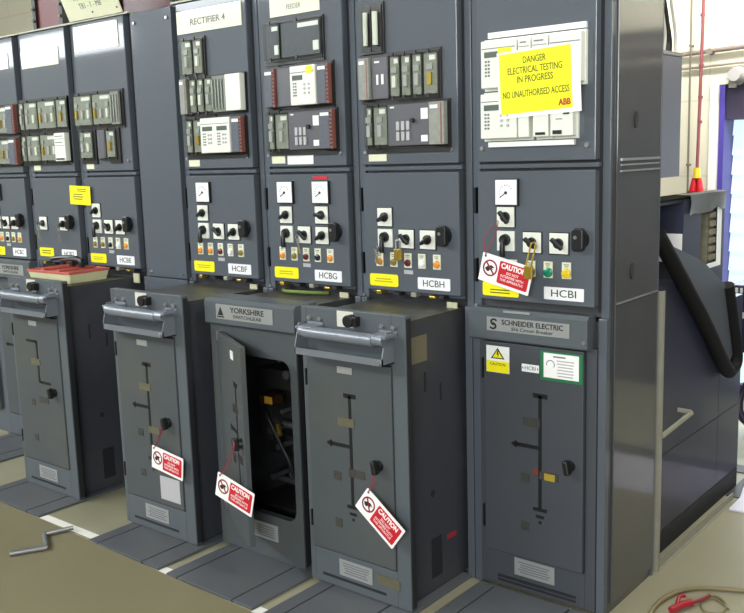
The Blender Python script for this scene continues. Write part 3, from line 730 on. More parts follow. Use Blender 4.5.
# --- I truck: pushed home under the end cabinet, front flush with the row
tI = thing('breaker_truck', 'breaker truck pushed fully home below the end cabinet', 'breaker truck', (-.22, .2, 0), group='withdrawable breaker trucks')
obj('body', B(-.425, .0, .045, .38, .012, .985), PAINT_TRUCKBODY, tI)
fb = NB(); box(fb, -.428, -.408, .008, .04, .012, .90); box(fb, -.028, .008, .008, .04, .012, .90); box(fb, -.408, -.028, .008, .04, .012, .138); box(fb, -.408, -.028, .016, .04, .138, .90)
obj('front_frame', fb, PAINT_HOME, tI, bevel=.002)
header(tI, -.22, -.455, -.012, .0, .898, 1.008, (-.378, -.072, .934, .981), ('SCHNEIDER ELECTRIC', 'SF6 Circuit Breaker', 1.0), 'ess', deep=.044)
obj('top_label', B(-.315, -.215, -.0235, -.020, .9985, 1.006), ALU, tI)
obj('header_screw', cyl(NB(), (-.022, -.022, .925), (-.022, -.027, .925), .007, seg=10), STEEL, tI)
dI = obj('truck_door', B(-.404, -.031, -.006, .016, .142, .892), PAINT_HOME, tI, bevel=.003)
mimic(dI, -.186, -.006, 'end'); windows(dI, -.186+.01, -.006, 'end'); knob(dI, -.076, .506, -.006)
obj('position_flag', bars((-.213, -.150, -.0075, -.0055, .452, .470)), mat('flag_maroon', (120, 52, 44), .5), dI)
obj('yellow_flag', B(-.170, -.130, -.0085, -.0055, .440, .464), mat('flag_yellow', (160, 140, 44), .5), dI)
o = obj('caution_sticker', B(-.392, -.302, -.0072, -.0055, .786, .878), WHITE, dI)
obj('sticker_base', B(-.391, -.303, -.0078, -.0072, .787, .826), YELLOW, dI)
obj('sticker_triangle', prism(NB(), [(-.374, .834), (-.320, .834), (-.347, .872)], -.0078, -.0072), INK, dI)
obj('triangle_fill', prism(NB(), [(-.366, .838), (-.328, .838), (-.347, .865)], -.0082, -.0078), YELLOW, dI)
obj('flash_mark', prism(NB(), [(-.348, .862), (-.343, .862), (-.345, .852), (-.341, .852), (-.348, .839), (-.346, .849), (-.351, .849)], -.0085, -.0082), INK, dI)
text('CAUTION', INK, dI, -.347, -.0081, .815, .014, width=.06)
g = obj('green_card', B(-.184, -.034, -.0075, -.0055, .784, .882), GREENFR, dI)
obj('card_sheet', B(-.172, -.046, -.0082, -.0075, .794, .876), PAPER, dI)
lines_print(TAPEGREY, dI, -.125, -.062, .80, .855, -.0082, 6); lines_print(GREYINK, dI, -.14, -.09, .862, .868, -.0082, 1)
b = NB()
for i in range(9): t = R_(-20+i*25); rotated_bar(b, -.147+.014*math.cos(t), .838+.014*math.sin(t), -.0086, -.0082, .006, .003, math.degrees(t)+90)
obj('card_emblem', b, GREYINK, dI)
o = obj('circuit_label', B(-.254, -.190, -.0075, -.0055, .803, .829), WHITEPLATE, dI); text('HCBI', GREYINK, dI, -.222, -.0079, .816, .018, width=.04)
multi('label_screw', INK, dI, (-.251, -.248, -.0082, -.0075, .813, .819), (-.196, -.193, -.0082, -.0075, .813, .819))
o = obj('rating_plate', B(-.292, -.137, .004, .009, .067, .130), ALU, tI); lines_print(GREYINK, o, -.28, -.15, .078, .118, .004, 5)
multi('skirt_slot', DARK, tI, (-.36, -.06, .006, .0085, .040, .050), (-.36, -.06, .006, .0085, .026, .034))
multi('hinge', BLACK, tI, (-.414, -.406, -.004, .01, .76, .83), (-.414, -.406, -.004, .01, .22, .30))

# --- C truck: pushed home at the far left
tC = thing('breaker_truck', 'breaker truck pushed home at the far left, partly cut off by the photo edge', 'breaker truck', (-3.45, .2, 0), group='withdrawable breaker trucks')
obj('body', B(-3.63, -3.235, .045, .38, .012, .985), PAINT_TRUCKBODY, tC)
fb = NB(); box(fb, -3.632, -3.60, .004, .04, .012, .925); box(fb, -3.265, -3.228, .004, .04, .012, .925); box(fb, -3.60, -3.265, .004, .04, .012, .14); box(fb, -3.60, -3.265, .014, .04, .14, .925)
obj('front_frame', fb, PAINT, tC, bevel=.002)
header(tC, -3.43, -3.64, -3.222, .0, .925, 1.030, (-3.57, -3.275, .950, 1.005), ('YORKSHIRE', 'SWITCHGEAR', .8), 'tri', deep=.044)
d = obj('truck_door', B(-3.597, -3.268, -.004, .014, .145, .90), PAINT_TRUCK, tC, bevel=.003); mimic(d, -3.45, -.004, 'mid'); knob(d, -3.34, .50, -.004)

# ------------------------------------------------------------------ hanging caution tags
def caution_tag(loc, ang, label, cord, zrot=0.):
    """loc = hole at the top-left corner of the tag; ang = clockwise tilt"""
    root = thing('caution_tag', label, 'caution tag', loc, (0, R_(ang), zrot), group='red and white caution tags')
    w, h = .193, .095
    x0, z1 = -.012, .014
    obj('card', prism(NB(), rrect(x0, x0+w, z1-h, z1, .003, 2), -.001, .001), PAPER, root, local=True)
    obj('red_panel', prism(NB(), rrect(x0+.070, x0+w-.008, z1-h+.010, z1-.010, .005, 3), -.0018, -.001), RED, root, local=True)
    cx, cz = x0+.037, z1-.045
    ring = NB(); n = 24
    for i in range(n):
        a0, a1 = 2*math.pi*i/n, 2*math.pi*(i+1)/n
        q = [(cx+r*math.cos(a), cz+r*math.sin(a)) for r, a in ((.028, a0), (.028, a1), (.0225, a1), (.0225, a0))]
        prism(ring, q, -.0019, -.001)
    rotated_bar(ring, cx, cz, -.0022, -.0015, .050, .0055, -45)
    obj('prohibition_ring', ring, mat('ring_red', (130, 20, 34), .5), root, local=True)
    hand = NB(); prism(hand, [(cx-.019, cz-.004), (cx-.008, cz+.006), (cx+.004, cz+.010), (cx+.018, cz+.004), (cx+.006, cz+.002), (cx+.012, cz-.003), (cx+.002, cz-.004), (cx-.004, cz-.013), (cx-.012, cz-.012)], -.0017, -.001)
    obj('hand_symbol', hand, INK, root, local=True)
    mx = x0+.1245
    text('CAUTION', PAPER, root, mx, -.0022, z1-.025, .024, width=.094, local=True, bold=.0009)
    text(['DO NOT', 'INTERFERE WITH', 'THIS APPARATUS'], PAPER, root, mx, -.0022, z1-.058, .0125, width=.088, name='small_lettering', local=True, leading=1.02)
    M = Matrix.LocRotScale(Vector(loc), root.rotation_euler, None).inverted()
    obj('red_cord', tube(NB(), [M @ Vector(p) for p in cord], .0016, 6, 5), mat('cord_red', (140, 40, 56), .6), root, local=True)
    obj('eyelet', cyl(NB(), (0, -.002, .004), (0, .002, .004), .004, seg=10), INK, root, local=True)
    return root
caution_tag((-.364, -.050, 1.186), 13.3, 'caution tag hanging on the control door marked HCBI', [(-.364, -.050, 1.190), (-.365, -.050, 1.25), (-.325, -.036, 1.305), (-.335, -.046, 1.25), (-.364, -.052, 1.190)])
caution_tag((-.618, -.392, .418), 37, 'steeply tilted caution tag on the truck beside the end cabinet', [(-.618, -.392, .420), (-.600, -.39, .46), (-.612, -.372, .505), (-.590, -.385, .46), (-.618, -.394, .420)])
caution_tag((-1.704, -.432, .384), 7, 'caution tag on the truck left of the open one', [(-1.704, -.432, .386), (-1.66, -.435, .45), (-1.637, -.435, .50), (-1.655, -.438, .44), (-1.704, -.433, .386)])
caution_tag((-1.216, -.514, .392), 14, 'caution tag hanging from the open truck door', [(-1.216, -.514, .394), (-1.17, -.518, .45), (-1.128, -.512, .535), (-1.155, -.518, .45), (-1.216, -.516, .394)])

# yellow danger notice (paper) on the end cabinet
n = thing('danger_notice', 'large yellow electrical testing notice taped over the cream relays', 'notice', (-.167, -.0418, 1.740), (0, R_(-2.5), 0))
obj('sheet', B(-.150, .136, -.001, .001, -.104, .102), PAPER, n, local=True)
obj('yellow_area', B(-.142, .108, -.0016, -.001, -.091, .096), YELLOWP, n, local=True)
for s, z, w in (('DANGER', .069, .080), ('ELECTRICAL TESTING', .039, .190), ('IN PROGRESS', .011, .125), ('NO UNAUTHORISED ACCESS', -.033, .232)):
    text(s, OLIVEINK, n, -.017, -.0019, z, .029, width=w, local=True, bold=.0003)
text('ABB', mat('logo_red', (176, 60, 20), .5), n, .082, -.0019, -.072, .026, width=.042, local=True, bold=.0012, name='emblem')

# small yellow square between two control doors
y = thing('yellow_sign', 'small square yellow sign straddling two control doors at left', 'sign', (-2.714, -.012, 1.379), (0, R_(2.0), 0))
obj('card', prism(NB(), rrect(-.086, .086, -.046, .046, .003, 2), -.001, .001), YELLOW, y, local=True)
lines_print(OLIVEINK, y, -.03, .06, .018, .032, -.001, 2, local=True); lines_print(OLIVEINK, y, -.065, .03, -.022, .006, -.001, 3, local=True)

# cream sign leaning forward on top of the row
sg = thing('header_sign', 'cream transformer sign tilted forward on top of the row at left', 'sign', (-2.49, -.004, 2.198), (R_(22), 0, 0))
obj('board', B(-.203, .203, -.004, .004, 0, .21), CREAMPLATE, sg, local=True)
text('TRANSFORMER', GREYINK, sg, 0, -.0045, .098, .036, width=.23, local=True); text('TB1 - 1 - MB', GREYINK, sg, .0, -.0045, .058, .036, width=.17, local=True)
for xx in (0, .185): obj('board_screw', cyl(NB(), (xx, -.007, .025), (xx, -.004, .025), .004, seg=8), INK, sg, local=True)
obj('prop', B(-.15, .15, .004, .012, 0, .05), GALV, sg, local=True)

# ------------------------------------------------------------------ padlocks and keys
def padlock(x, y, z, label, tall=.03, m=BRASS, lean=0.):
    p = thing('padlock', label, 'padlock', (x, y, z), group='padlocks on the switches')
    obj('body', prism(NB(), rrect(x-.015, x+.015, z-.042, z, .004, 3), y-.006, y+.006), m, p, bevel=.0015)
    obj('shackle', tube(NB(), [(x-.009, y, z), (x-.009, y+lean*.8, z+tall*.8), (x-.006, y+lean, z+tall), (x+.006, y+lean, z+tall), (x+.009, y+lean*.8, z+tall*.8), (x+.009, y, z)], .003, 8, 3), m if tall > .05 else STEEL, p, smooth=True)
padlock(-.196, -.064, 1.166, 'long brass padlock on the second switch of the door marked HCBI', .070, lean=.034)
padlock(-.742, -.034, 1.196, 'small brass padlock on the middle switch of the door marked HCBH')
def keys(x, y, z, label, n=3, L=.05):
    k = thing('key_bunch', label, 'keys', (x, y, z), group='key bunches hanging from switches')
    ring = [(x+.009*math.cos(t), y, z+.009*math.sin(t)) for t in [i*math.pi/6 for i in range(13)]]
    obj('key_ring', tube(NB(), ring, .0014, 6, 0), STEEL, k)
    for i in range(n):
        a = (-14+12*i); b = NB()
        c, s = math.cos(R_(a)), math.sin(R_(a))
        f = lambda u, v: (x+u*c+v*s, z-.006+(-u*s*0)+v*c)
        prism(b, [f(-.007, 0), f(.007, 0), f(.007, -.016), f(.0025, -.02), f(.003, -L), f(-.002, -L), f(-.0025, -.02), f(-.007, -.016)], y-.001+i*.003, y+.001+i*.003)
        obj('key', b, STEEL if i != 1 else BRASS, k)
keys(-.845, -.033, 1.195, 'keys hanging from the lower switch of the door marked HCBH')
keys(-1.238, -.033, 1.222, 'keys hanging from the middle switch of the door marked HCBG', 2, .06)
keys(-3.085, -.033, 1.222, 'silver keys on the left switch of the second cabinet from the left edge', 2, .07)
keys(-2.898, -.033, 1.222, 'silver keys on the right switch of the second cabinet from the left edge', 2, .07)

# ------------------------------------------------------------------ tray of tools on the truck at left
ty = thing('tote_tray', 'cream tray with a red rim lying on the leftmost withdrawn truck', 'tray', (-2.575, -.20, .992), (0, 0, R_(2)))
b = NB(); L2, W2, H2 = .152, .098, .046
def frust(bm, a, b_, z0, c, d, z1):
    v = [bm.verts.new(p) for p in ((-a, -b_, z0), (a, -b_, z0), (a, b_, z0), (-a, b_, z0), (-c, -d, z1), (c, -d, z1), (c, d, z1), (-c, d, z1))]
    for f in ((0, 3, 2, 1), (4, 5, 6, 7), (0, 1, 5, 4), (1, 2, 6, 5), (2, 3, 7, 6), (3, 0, 4, 7)): bm.faces.new([v[i] for i in f])
    return bm
obj('shell', frust(NB(), L2, W2, 0, L2+.012, W2+.010, H2), TRAYM, ty, local=True, bevel=.004)
obj('red_lining', frust(NB(), L2+.008, W2+.006, H2, L2+.004, W2+.002, H2+.006), TRAYRED, ty, local=True)
obj('red_rim', bars((-L2-.014, L2+.014, -W2-.013, -W2-.004, H2-.002, H2+.010), (-L2-.014, L2+.014, W2+.004, W2+.013, H2-.002, H2+.010), (-L2-.014, -L2-.006, -W2-.004, W2+.004, H2-.002, H2+.010), (L2+.006, L2+.014, -W2-.004, W2+.004, H2-.002, H2+.010)), TRAYRED, ty, local=True, bevel=.002)
multi('divider', TRAYRED, ty, (-.07, -.05, -W2, W2, H2+.006, H2+.018), (.05, .07, -W2, W2, H2+.006, H2+.016), local=True, bevel=.003)
for (x, yy, rz, lab) in ((-2.645, -.165, 14, 'left black handled tool lying on the red tray'), (-2.520, -.200, -6, 'right black handled tool lying on the red tray')):
    tl = thing('hand_tool', lab, 'tool', (x, yy, 1.072), (0, 0, R_(rz)), group='black handled tools on the tray')
    obj('handle', tube(NB(), [(-.09, 0, .012), (-.04, 0, .018), (.03, 0, .021), (.08, 0, .016)], .011, 8, 4), BLACK, tl, local=True, smooth=True)
    obj('jaw', B(.055, .085, -.012, .012, -.014, .016), BLACK, tl, local=True, bevel=.004); obj('foot', B(-.03, -.005, -.011, .011, -.014, .012), BLACK, tl, local=True, bevel=.004)

# ------------------------------------------------------------------ floor items
def floor_plate(x0, x1, y0, y1, label):
    p = thing('floor_plate', label, 'floor plate', ((x0+x1)/2, (y0+y1)/2, 0), group='grey steel plates in front of the cabinets')
    obj('centre_sheet', B(x0+.066, x1-.106, y0, y1, 0, .010), PLATEG, p, bevel=.002)
    for a, b in ((x0, x0+.058), (x1-.098, x1)): obj('wheel_track', B(a, b, y0, y1, 0, .010), PLATEG, p, bevel=.002)
    multi('joint', DARK, p, (x0+.058, x0+.066, y0, y1, 0, .003), (x1-.106, x1-.098, y0, y1, 0, .003))
floor_plate(-2.84, -2.335, -.60, .02, 'grey steel floor plate under the truck that carries the tray')
floor_plate(-1.925, -1.470, -.625, .02, 'grey steel floor plate under the truck before the blanking panel')
floor_plate(-1.412, -.950, -.635, .02, 'grey steel floor plate under the truck with the open door')
floor_plate(-.895, -.475, -.65, .02, 'grey steel floor plate under the tilted caution tag')
floor_plate(-.425, .03, -.66, -.005, 'grey steel floor plate in front of the end cabinet')
floor_plate(-3.62, -3.20, -.42, -.005, 'grey steel floor plate at the far left of the row')
bm = NB()
pts = [(-9, -6.5), (2.2, -6.5), (2.2, -.76), (-.95, -.650), (-2.45, -.608), (-4.5, -.56), (-9, -.45)]
lo = [bm.verts.new((x, y_, .0)) for x, y_ in pts]; hi = [bm.verts.new((x, y_, .006)) for x, y_ in pts]
bm.faces.new(lo[::-1]); bm.faces.new(hi)
for i in range(len(pts)): j = (i+1) % len(pts); bm.faces.new((lo[i], lo[j], hi[j], hi[i]))
tag(obj('floor_covering', bm, MAT_TAN), 'tan sheet flooring covering the foreground before the trucks', 'floor covering')
for x0, x1, y0, y1, lab in ((-2.327, -1.935, -.600, -.560, 'long white tape strip on the floor near the crank handle'),
                            (-1.466, -1.416, -.630, -.590, 'short white tape piece between two floor plates'),
                            (-.945, -.900, -.645, -.600, 'short white tape piece at the bottom edge of the photo')):
    tag(obj('floor_tape', B(x0, x1, y0, y1, 0, .0015), TAPEW), lab, 'floor tape', 'white tape pieces on the floor')
ck = thing('crank_handle', 'steel crank handle lying on the tan floor at left', 'crank handle', (-2.05, -.76, .006))
obj('shaft', cyl(NB(), (-2.070, -.600, .017), (-2.105, -.705, .017), .010, seg=12), STEEL, ck, smooth=True)
obj('arm', tube(NB(), [(-2.105, -.705, .017), (-2.099, -.716, .017), (-1.992, -.772, .017), (-1.984, -.784, .017)], .0095, 10, 4), STEEL, ck, smooth=True)
obj('grip', cyl(NB(), (-1.984, -.784, .017), (-2.050, -.900, .017), .011, seg=12), STEEL, ck, smooth=True)

# ------------------------------------------------------------------ right-hand side, rear of the end cabinet
fr = thing('steel_angle_frame', 'galvanised angle post and floor rail along the end cabinet side', 'frame', (.04, .85, 0))
obj('post', bars((.030, .052, .432, .436, 0, 1.035), (.048, .052, .436, .452, 0, 1.035)), GALV, fr)
obj('floor_rail', bars((.040, .044, .454, 1.30, 0, .034), (.044, .052, .454, 1.30, 0, .003)), GALV, fr)
obj('stay', tube(NB(), [(.052, .455, .512), (.052, .735, .528), (.045, .745, .528), (-.005, .750, .528)], .010, 6, 0), GALV, fr)
rb = thing('cable_box', 'tall blue-grey cable box behind the end cabinet, left uncovered', 'cable box', (-.2, 1.0, 0))
obj('lower_box', bars((-.44, -.005, .445, 1.215, .085, 1.03), (-.44, -.005, 1.215, 1.50, .085, .88)), PAINT_BLUE, rb, bevel=.003)
obj('plinth', B(-.43, -.003, .455, 1.49, 0, .085), DARK, rb)
obj('side_seam', B(-.0055, -.0038, .45, 1.495, .386, .389), DARK, rb)
obj('upper_box', bars((-.118, -.005, .76, .945, 1.03, 1.333), (-.118, -.005, 1.15, 1.215, 1.03, 1.333), (-.118, -.005, .945, 1.15, 1.03, 1.055), (-.118, -.005, .945, 1.15, 1.285, 1.333), (-.118, -.105, .945, 1.15, 1.055, 1.285)), PAINT_BLUE, rb)
obj('box_lid', B(-.122, .000, .44, 1.195, 1.334, 1.341), mat('lid_black', (16, 16, 18), .9, spec=.05), rb)
obj('lid_bracket', B(-.118, -.01, .445, .76, 1.322, 1.334), PAINT_BLUE, rb)
obj('white_rim', bars((-.005, -.001, 1.128, 1.172, 1.045, 1.285), (-.005, -.001, .955, 1.128, 1.045, 1.064)), WHITE, rb)
obj('terminal_block', bars((-.06, -.02, 1.065, 1.135, 1.062, 1.28)), mat('terminal_tan', (120, 116, 96), .5, noise=.4, nscale=50), rb)
for i in range(6): obj('terminal', B(-.02, -.008, 1.070, 1.128, 1.072+i*.034, 1.095+i*.034), MATS['terminal_tan'], rb, bevel=.003)
obj('painted_shade_strip', B(-.117, -.006, .754, .759, 1.03, 1.095), DARK, rb)  # dark strip painting in the cover's shade below the label
obj('paper_label', B(-.115, -.008, .756, .759, 1.098, 1.205), PAPER, rb)
b = NB(); n = 9; rows = []
for r in range(4):
    rows.append([b.verts.new((.003+random.uniform(-.001, .007) if r else -.05, .80+i*.05+random.uniform(-.012, .012), (1.349, 1.347, 1.318, 1.285)[r]+random.uniform(-.014, .004)*(r > 1))) for i in range(n)])
for a_, c_ in zip(rows, rows[1:]):
    for i in range(n-1): b.faces.new((a_[i], a_[i+1], c_[i+1], c_[i]))
bmesh.ops.solidify(b, geom=b.faces[:], thickness=.003)
obj('tape', b, mat('duct_tape', (136, 138, 134), .35, metal=.3, noise=.2, nscale=16), rb, smooth=True)
# removed cover with rubber edge leaning on it
cv = thing('cover_plate', 'grey cover with thick black rubber edge hanging askew on the cable box', 'cover', (.03, .9, .6))
poly = [(.43, 1.245), (.53, 1.215), (1.185, .965), (1.345, .640), (1.285, .590), (1.19, .590)]
obj('plate', prismx(NB(), [(.50, 1.20), (.90, 1.09), (1.17, .965), (1.30, .65), (1.24, .61)], .012, .022), PAINT, cv)
obj('rubber_edge', tube(NB(), [(.022, .44, 1.23), (.024, .60, 1.105), (.026, .90, .865), (.026, 1.19, .615), (.026, 1.27, .590), (.026, 1.325, .635), (.024, 1.26, .80), (.022, 1.19, .96)], .030, 10, 6), RUBBER, cv, smooth=True)
# upper busbar chamber and cables
uc = thing('busbar_chamber', 'grey steel busbar chamber high behind the end cabinet', 'busbar chamber', (-.2, .6, 1.42))
obj('chamber', B(-.44, -.008, .4195, .715, 1.42, 1.845), mat('chamber_grey', (108, 111, 128), .4, noise=.05, coat=.3), uc, bevel=.003)
obj('rim', B(-.44, -.004, .4195, .72, 1.845, 1.857), STEEL, uc)
for pts, m, r, lab in (([(-.06, .56, 1.857), (-.06, .58, 1.93), (-.055, .55, 2.02), (-.055, .48, 2.18), (-.055, .46, 2.4)], CABLEK, .020, 'thick black cable rising from the busbar chamber'),
                  ([(-.04, .62, 1.857), (-.04, .63, 1.92), (-.04, .60, 2.0), (-.045, .54, 2.2), (-.045, .50, 2.4)], CABLEW, .006, 'thin white cable between the black ones on the busbar chamber'),
                  ([(-.05, .68, 1.857), (-.05, .685, 1.90), (-.05, .65, 1.98), (-.05, .58, 2.15), (-.05, .55, 2.4)], CABLEK, .015, 'thinner black cable rising from the busbar chamber'),
                  ([(-.03, .70, 1.857), (-.03, .705, 1.91), (-.03, .68, 1.98), (-.03, .62, 2.12), (-.03, .59, 2.4)], CABLEW, .006, 'rightmost white cable rising from the busbar chamber')):
    tag(obj('cable', tube(NB(), pts, r, 8), m, smooth=True), lab, 'cable', 'cables above the busbar chamber')

# wall services
def pipe(name, pts, r, m, label, cat, clips=()):
    t = thing(name, label, cat, pts[0])
    obj('run', tube(NB(), pts, r, 10, 0), m, t, smooth=True)
    for c in clips: obj('clip', cyl(NB(), Vector(c)+Vector((0, -.02, 0)), Vector(c)+Vector((0, .03, 0)), r*1.35, seg=10), m, t)
    return t
pipe('conduit', [(-1.6, 2.965, 2.05), (1.5, 2.965, 2.155)], .014, mat('conduit_brown', (128, 116, 104), .5), 'brown horizontal conduit high on the back wall', 'conduit', [(-.69, 2.965, 2.077)])
pipe('conduit', [(-.86, 2.97, 1.995), (1.5, 2.97, 2.058)], .012, CONDUIT, 'thin grey conduit below the brown one on the back wall', 'conduit')
pipe('drop_cable', [(-.800, 2.955, 3.45), (-.805, 2.955, 2.4), (-.800, 2.955, 1.2), (-.80, 2.955, .3)], .006, mat('cable_grey', (112, 106, 90), .5), 'thin grey cable dropping down the back wall', 'cable', [(-.80, 2.955, 1.42), (-.80, 2.955, 2.12)])
rp = thing('pendant_cable', 'red hanging cable ending in red plug glands by the window', 'pendant', (-.69, 2.8, 1.2))
obj('riser', tube(NB(), [(-.672, 2.8, 3.40), (-.680, 2.8, 2.2), (-.690, 2.8, 1.40)], .0095, 10, 4), REDPIPE, rp, smooth=True)
for zz in (2.26, 1.98, 1.80, 1.66): obj('coupling', cyl(NB(), (-.682, 2.8, zz), (-.682, 2.8, zz+.016), .014, seg=10), REDPIPE, rp)
obj('yellow_band', cyl(NB(), (-.690, 2.8, 1.345), (-.690, 2.8, 1.405), .022, .018, 12), YLENS, rp, smooth=True)
for dx in (-.022, .022): obj('plug', cyl(cyl(NB(), (-.690+dx*.6, 2.8, 1.345), (-.690+dx, 2.8, 1.27), .014, .022, 12), (-.690+dx, 2.8, 1.27), (-.690+dx, 2.8, 1.20), .026, .024, 12), RED, rp, smooth=True)
obj('plug_collar', B(-.735, -.645, 2.775, 2.825, 1.250, 1.268), mat('plug_dark', (90, 12, 26), .5), rp)
wl = thing('bulkhead_fitting', 'round grey fitting on the wall above the window corner', 'fitting', (-.54, 2.95, 1.97))
obj('backplate', cyl(NB(), (-.53, 3.001, 1.930), (-.53, 2.97, 1.930), .056, seg=24), GALV, wl, smooth=True)
obj('dome', cyl(NB(), (-.53, 2.97, 1.930), (-.53, 2.90, 1.930), .050, .036, 24), mat('dome_grey', (166, 162, 158), .4), wl, smooth=True)
obj('gland', cyl(NB(), (-.55, 2.95, 1.86), (-.55, 2.95, 1.90), .022, seg=12), GALV, wl)
vb = thing('vented_box', 'dark box with white slots by the window behind the cable box', 'box', (.1, 1.95, 0))
obj('case', B(-.195, .45, 1.88, 2.2, .53, .86), mat('vent_dark', (40, 38, 60), .4), vb, bevel=.01)
for i in range(5): obj('vent_slot', B(-.18+i*.022, -.168+i*.022, 1.876, 1.881, .825, .848), WHITE, vb)
for i in range(3): obj('vent_slot', B(-.16+i*.03, -.145+i*.03, 1.876, 1.881, .70, .73), WHITE, vb)
multi('leg', BLACK, vb, (-.02, .02, 1.9, 1.94, 0, .53), (.40, .44, 1.9, 1.94, 0, .53), (-.02, .02, 2.14, 2.18, 0, .53), (.40, .44, 2.14, 2.18, 0, .53))
hs = [(-.10+.15*math.cos(t), 2.30+.02*math.sin(3*t), .172+.15*math.sin(t)) for t in [i*math.pi/10 for i in range(21)]]
tag(obj('hose_coil', tube(NB(), hs, .022, 10, 0), HOSE, smooth=True), 'dark purple coiled hose standing on the floor near the window', 'hose')
bm = NB(); q = [(.068, 1.17), (1.5, 1.15), (1.5, 1.60), (.01, 1.60), (.066, 1.315)]
lo = [bm.verts.new((x, y_, 0)) for x, y_ in q]; hi = [bm.verts.new((x, y_, .010)) for x, y_ in q]; bm.faces.new(lo[::-1]); bm.faces.new(hi)
for i in range(5): bm.faces.new((lo[i], lo[(i+1) % 5], hi[(i+1) % 5], hi[i]))
tag(obj('white_sheet', bm, SHEETW, bevel=.002), 'white sheet lying on the floor at the right edge', 'sheet')
tag(obj('trench_cover', prism_xy([(-.26, 1.76), (-.26, 1.66), (.0, 1.66), (.0, 1.52), (.002, 1.33), (.060, 1.33), (.005, 1.61), (1.6, 1.61), (1.6, 1.76)], 0, .005), mat('trench_dark', (60, 54, 58), .5)), 'dark strip across the floor behind the white sheet', 'floor strip')
# cable and red clamp on the floor, bottom right
tag(obj('floor_cable', tube(NB(), [(.165, .05, .010), (.150, .20, .010), (.175, .315, .010), (.23, .39, .010), (.36, .455, .010), (.60, .56, .010), (1.0, .70, .010)], .0078, 8), CABLEB, smooth=True), 'brown cable curving over the floor in the bottom right corner', 'cable')
cl = thing('test_clamp', 'red test clamp lying on the floor in the bottom right corner', 'clamp', (.21, .25, 0))
obj('jaw', tube(NB(), [(.205, .165, .014), (.228, .220, .020), (.245, .250, .018)], .012, 8, 4), mat('clamp_red', (158, 30, 44), .45), cl, smooth=True)
obj('handle', tube(NB(), [(.245, .250, .018), (.262, .300, .014), (.272, .345, .012)], .006, 8, 4), mat('clamp_maroon', (130, 30, 44), .45), cl, smooth=True)
obj('lever', tube(NB(), [(.213, .200, .022), (.205, .245, .03), (.214, .268, .026)], .007, 8, 4), MATS['clamp_red'], cl, smooth=True)
obj('lead', tube(NB(), [(.272, .345, .010), (.290, .365, .005), (.33, .33, .005), (.34, .26, .005), (.29, .24, .005), (.26, .30, .005), (.29, .345, .005), (.35, .30, .005)], .0035, 6), CABLEB, cl, smooth=True)

# ------------------------------------------------------------------ lights of the room and added fills
TUBE = mat('fluorescent_tube', (255, 255, 250), .5, emit=(246, 252, 255), estr=14.)
def batten(x, y, z, L, label, along='x'):
    f = thing('fluorescent_light', label, 'light', (x, y, z), group='fluorescent battens under the ceiling')
    if along == 'x':
        obj('body', B(x-L/2, x+L/2, y-.14, y+.14, z+.03, z+.09), WHITE, f)
        obj('diffuser', prismx(NB(), [(y-.13, z+.03), (y-.10, z-.19), (y+.10, z-.19), (y+.13, z+.03)], x-L/2+.02, x+L/2-.02), TUBE, f)
        multi('hanger', STEEL, f, (x-L/3, x-L/3+.01, y-.005, y+.005, z+.09, 3.5), (x+L/3, x+L/3+.01, y-.005, y+.005, z+.09, 3.5))
for i, (x, z) in enumerate(((-8.75, 2.86), (-7.30, 2.87), (-5.0, 3.10))):
    batten(x, -3.15, z, 1.38, 'ceiling batten of the front row, number %s from the far end' % ('first', 'second', 'third')[i])
for i, x in enumerate((-3.6, -1.6)):  # unseen battens added for general fill, kept clear of panel reflections
    batten(x, -3.6, 3.38, 1.5, 'added fill batten high in the hall, the %s one' % ('left hand', 'right hand')[i])
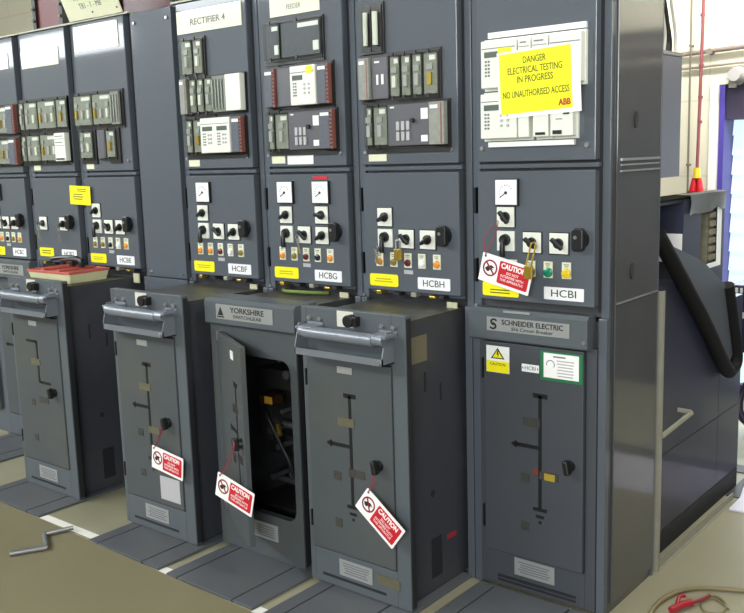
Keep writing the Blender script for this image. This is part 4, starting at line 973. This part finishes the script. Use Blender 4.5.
def area(name, loc, target, sx, sy, power, col):
    l = bpy.data.lights.new(name, 'AREA'); l.shape = 'RECTANGLE'; l.size = sx; l.size_y = sy; l.energy = power; l.color = col
    o = bpy.data.objects.new(name, l); COL.objects.link(o); o.location = loc
    o.rotation_euler = (Vector(target)-Vector(loc)).to_track_quat('-Z', 'Y').to_euler(); return o
area('window_daylight', (-.08, 2.98, .95), (.4, -2, .5), 1.0, 1.6, 14, (.82, .93, 1))
area('hall_fill', (-5.3, -3.5, 3.44), (-3.0, -.2, .6), 4.0, .35, 230, (.95, .99, 1))  # added ceiling fill without a fitting, lifts the left of the row
area('end_fill', (1.0, -.3, 3.42), (.9, -.3, 0), .6, 1.4, 36, (1, .99, .95))  # added overhead fill without a fitting, brightens the right-hand floor
area('front_fill', (1.5, -7.3, 2.4), (-1.2, 0, 1.6), 6, 1.8, 470, (.95, .985, 1))  # added fill behind the camera for the cabinet fronts; wall has no opening
area('wall_fill', (.5, 1.9, 3.30), (.5, 3.0, 2.75), 3.0, .3, 110, (1, .99, .97))  # added fill without a fitting, whitens the upper back wall

w = bpy.data.worlds.new('World'); S.world = w; w.use_nodes = True
w.node_tree.nodes['Background'].inputs[0].default_value = (.86, .93, 1, 1); w.node_tree.nodes['Background'].inputs[1].default_value = .35

# ------------------------------------------------------------------ camera
f, yaw, pitch, roll, cx, cy, cz = 918.9078, -.68447, -.161358, -.029583, 1.255552, -2.637870, 1.523525
fw = Vector((math.sin(yaw)*math.cos(pitch), math.cos(yaw)*math.cos(pitch), math.sin(pitch)))
r0 = Vector((math.cos(yaw), -math.sin(yaw), 0)); u0 = r0.cross(fw)
r1 = math.cos(roll)*r0+math.sin(roll)*u0; u1 = -math.sin(roll)*r0+math.cos(roll)*u0
cam = bpy.data.cameras.new('camera'); co = bpy.data.objects.new('camera', cam); COL.objects.link(co)
m = Matrix((r1, u1, -fw)).transposed().to_4x4(); m.translation = Vector((cx, cy, cz)); co.matrix_world = m
cam.sensor_fit = 'HORIZONTAL'; cam.sensor_width = 36; cam.lens = f/744*36; cam.clip_start = .02
S.camera = co
S.view_settings.view_transform = 'Standard'; S.view_settings.look = 'None'; S.view_settings.gamma = 1; S.view_settings.exposure = .5
S.view_settings.use_curve_mapping = False
S.cycles.use_denoising = True
S.cycles.max_bounces = 8
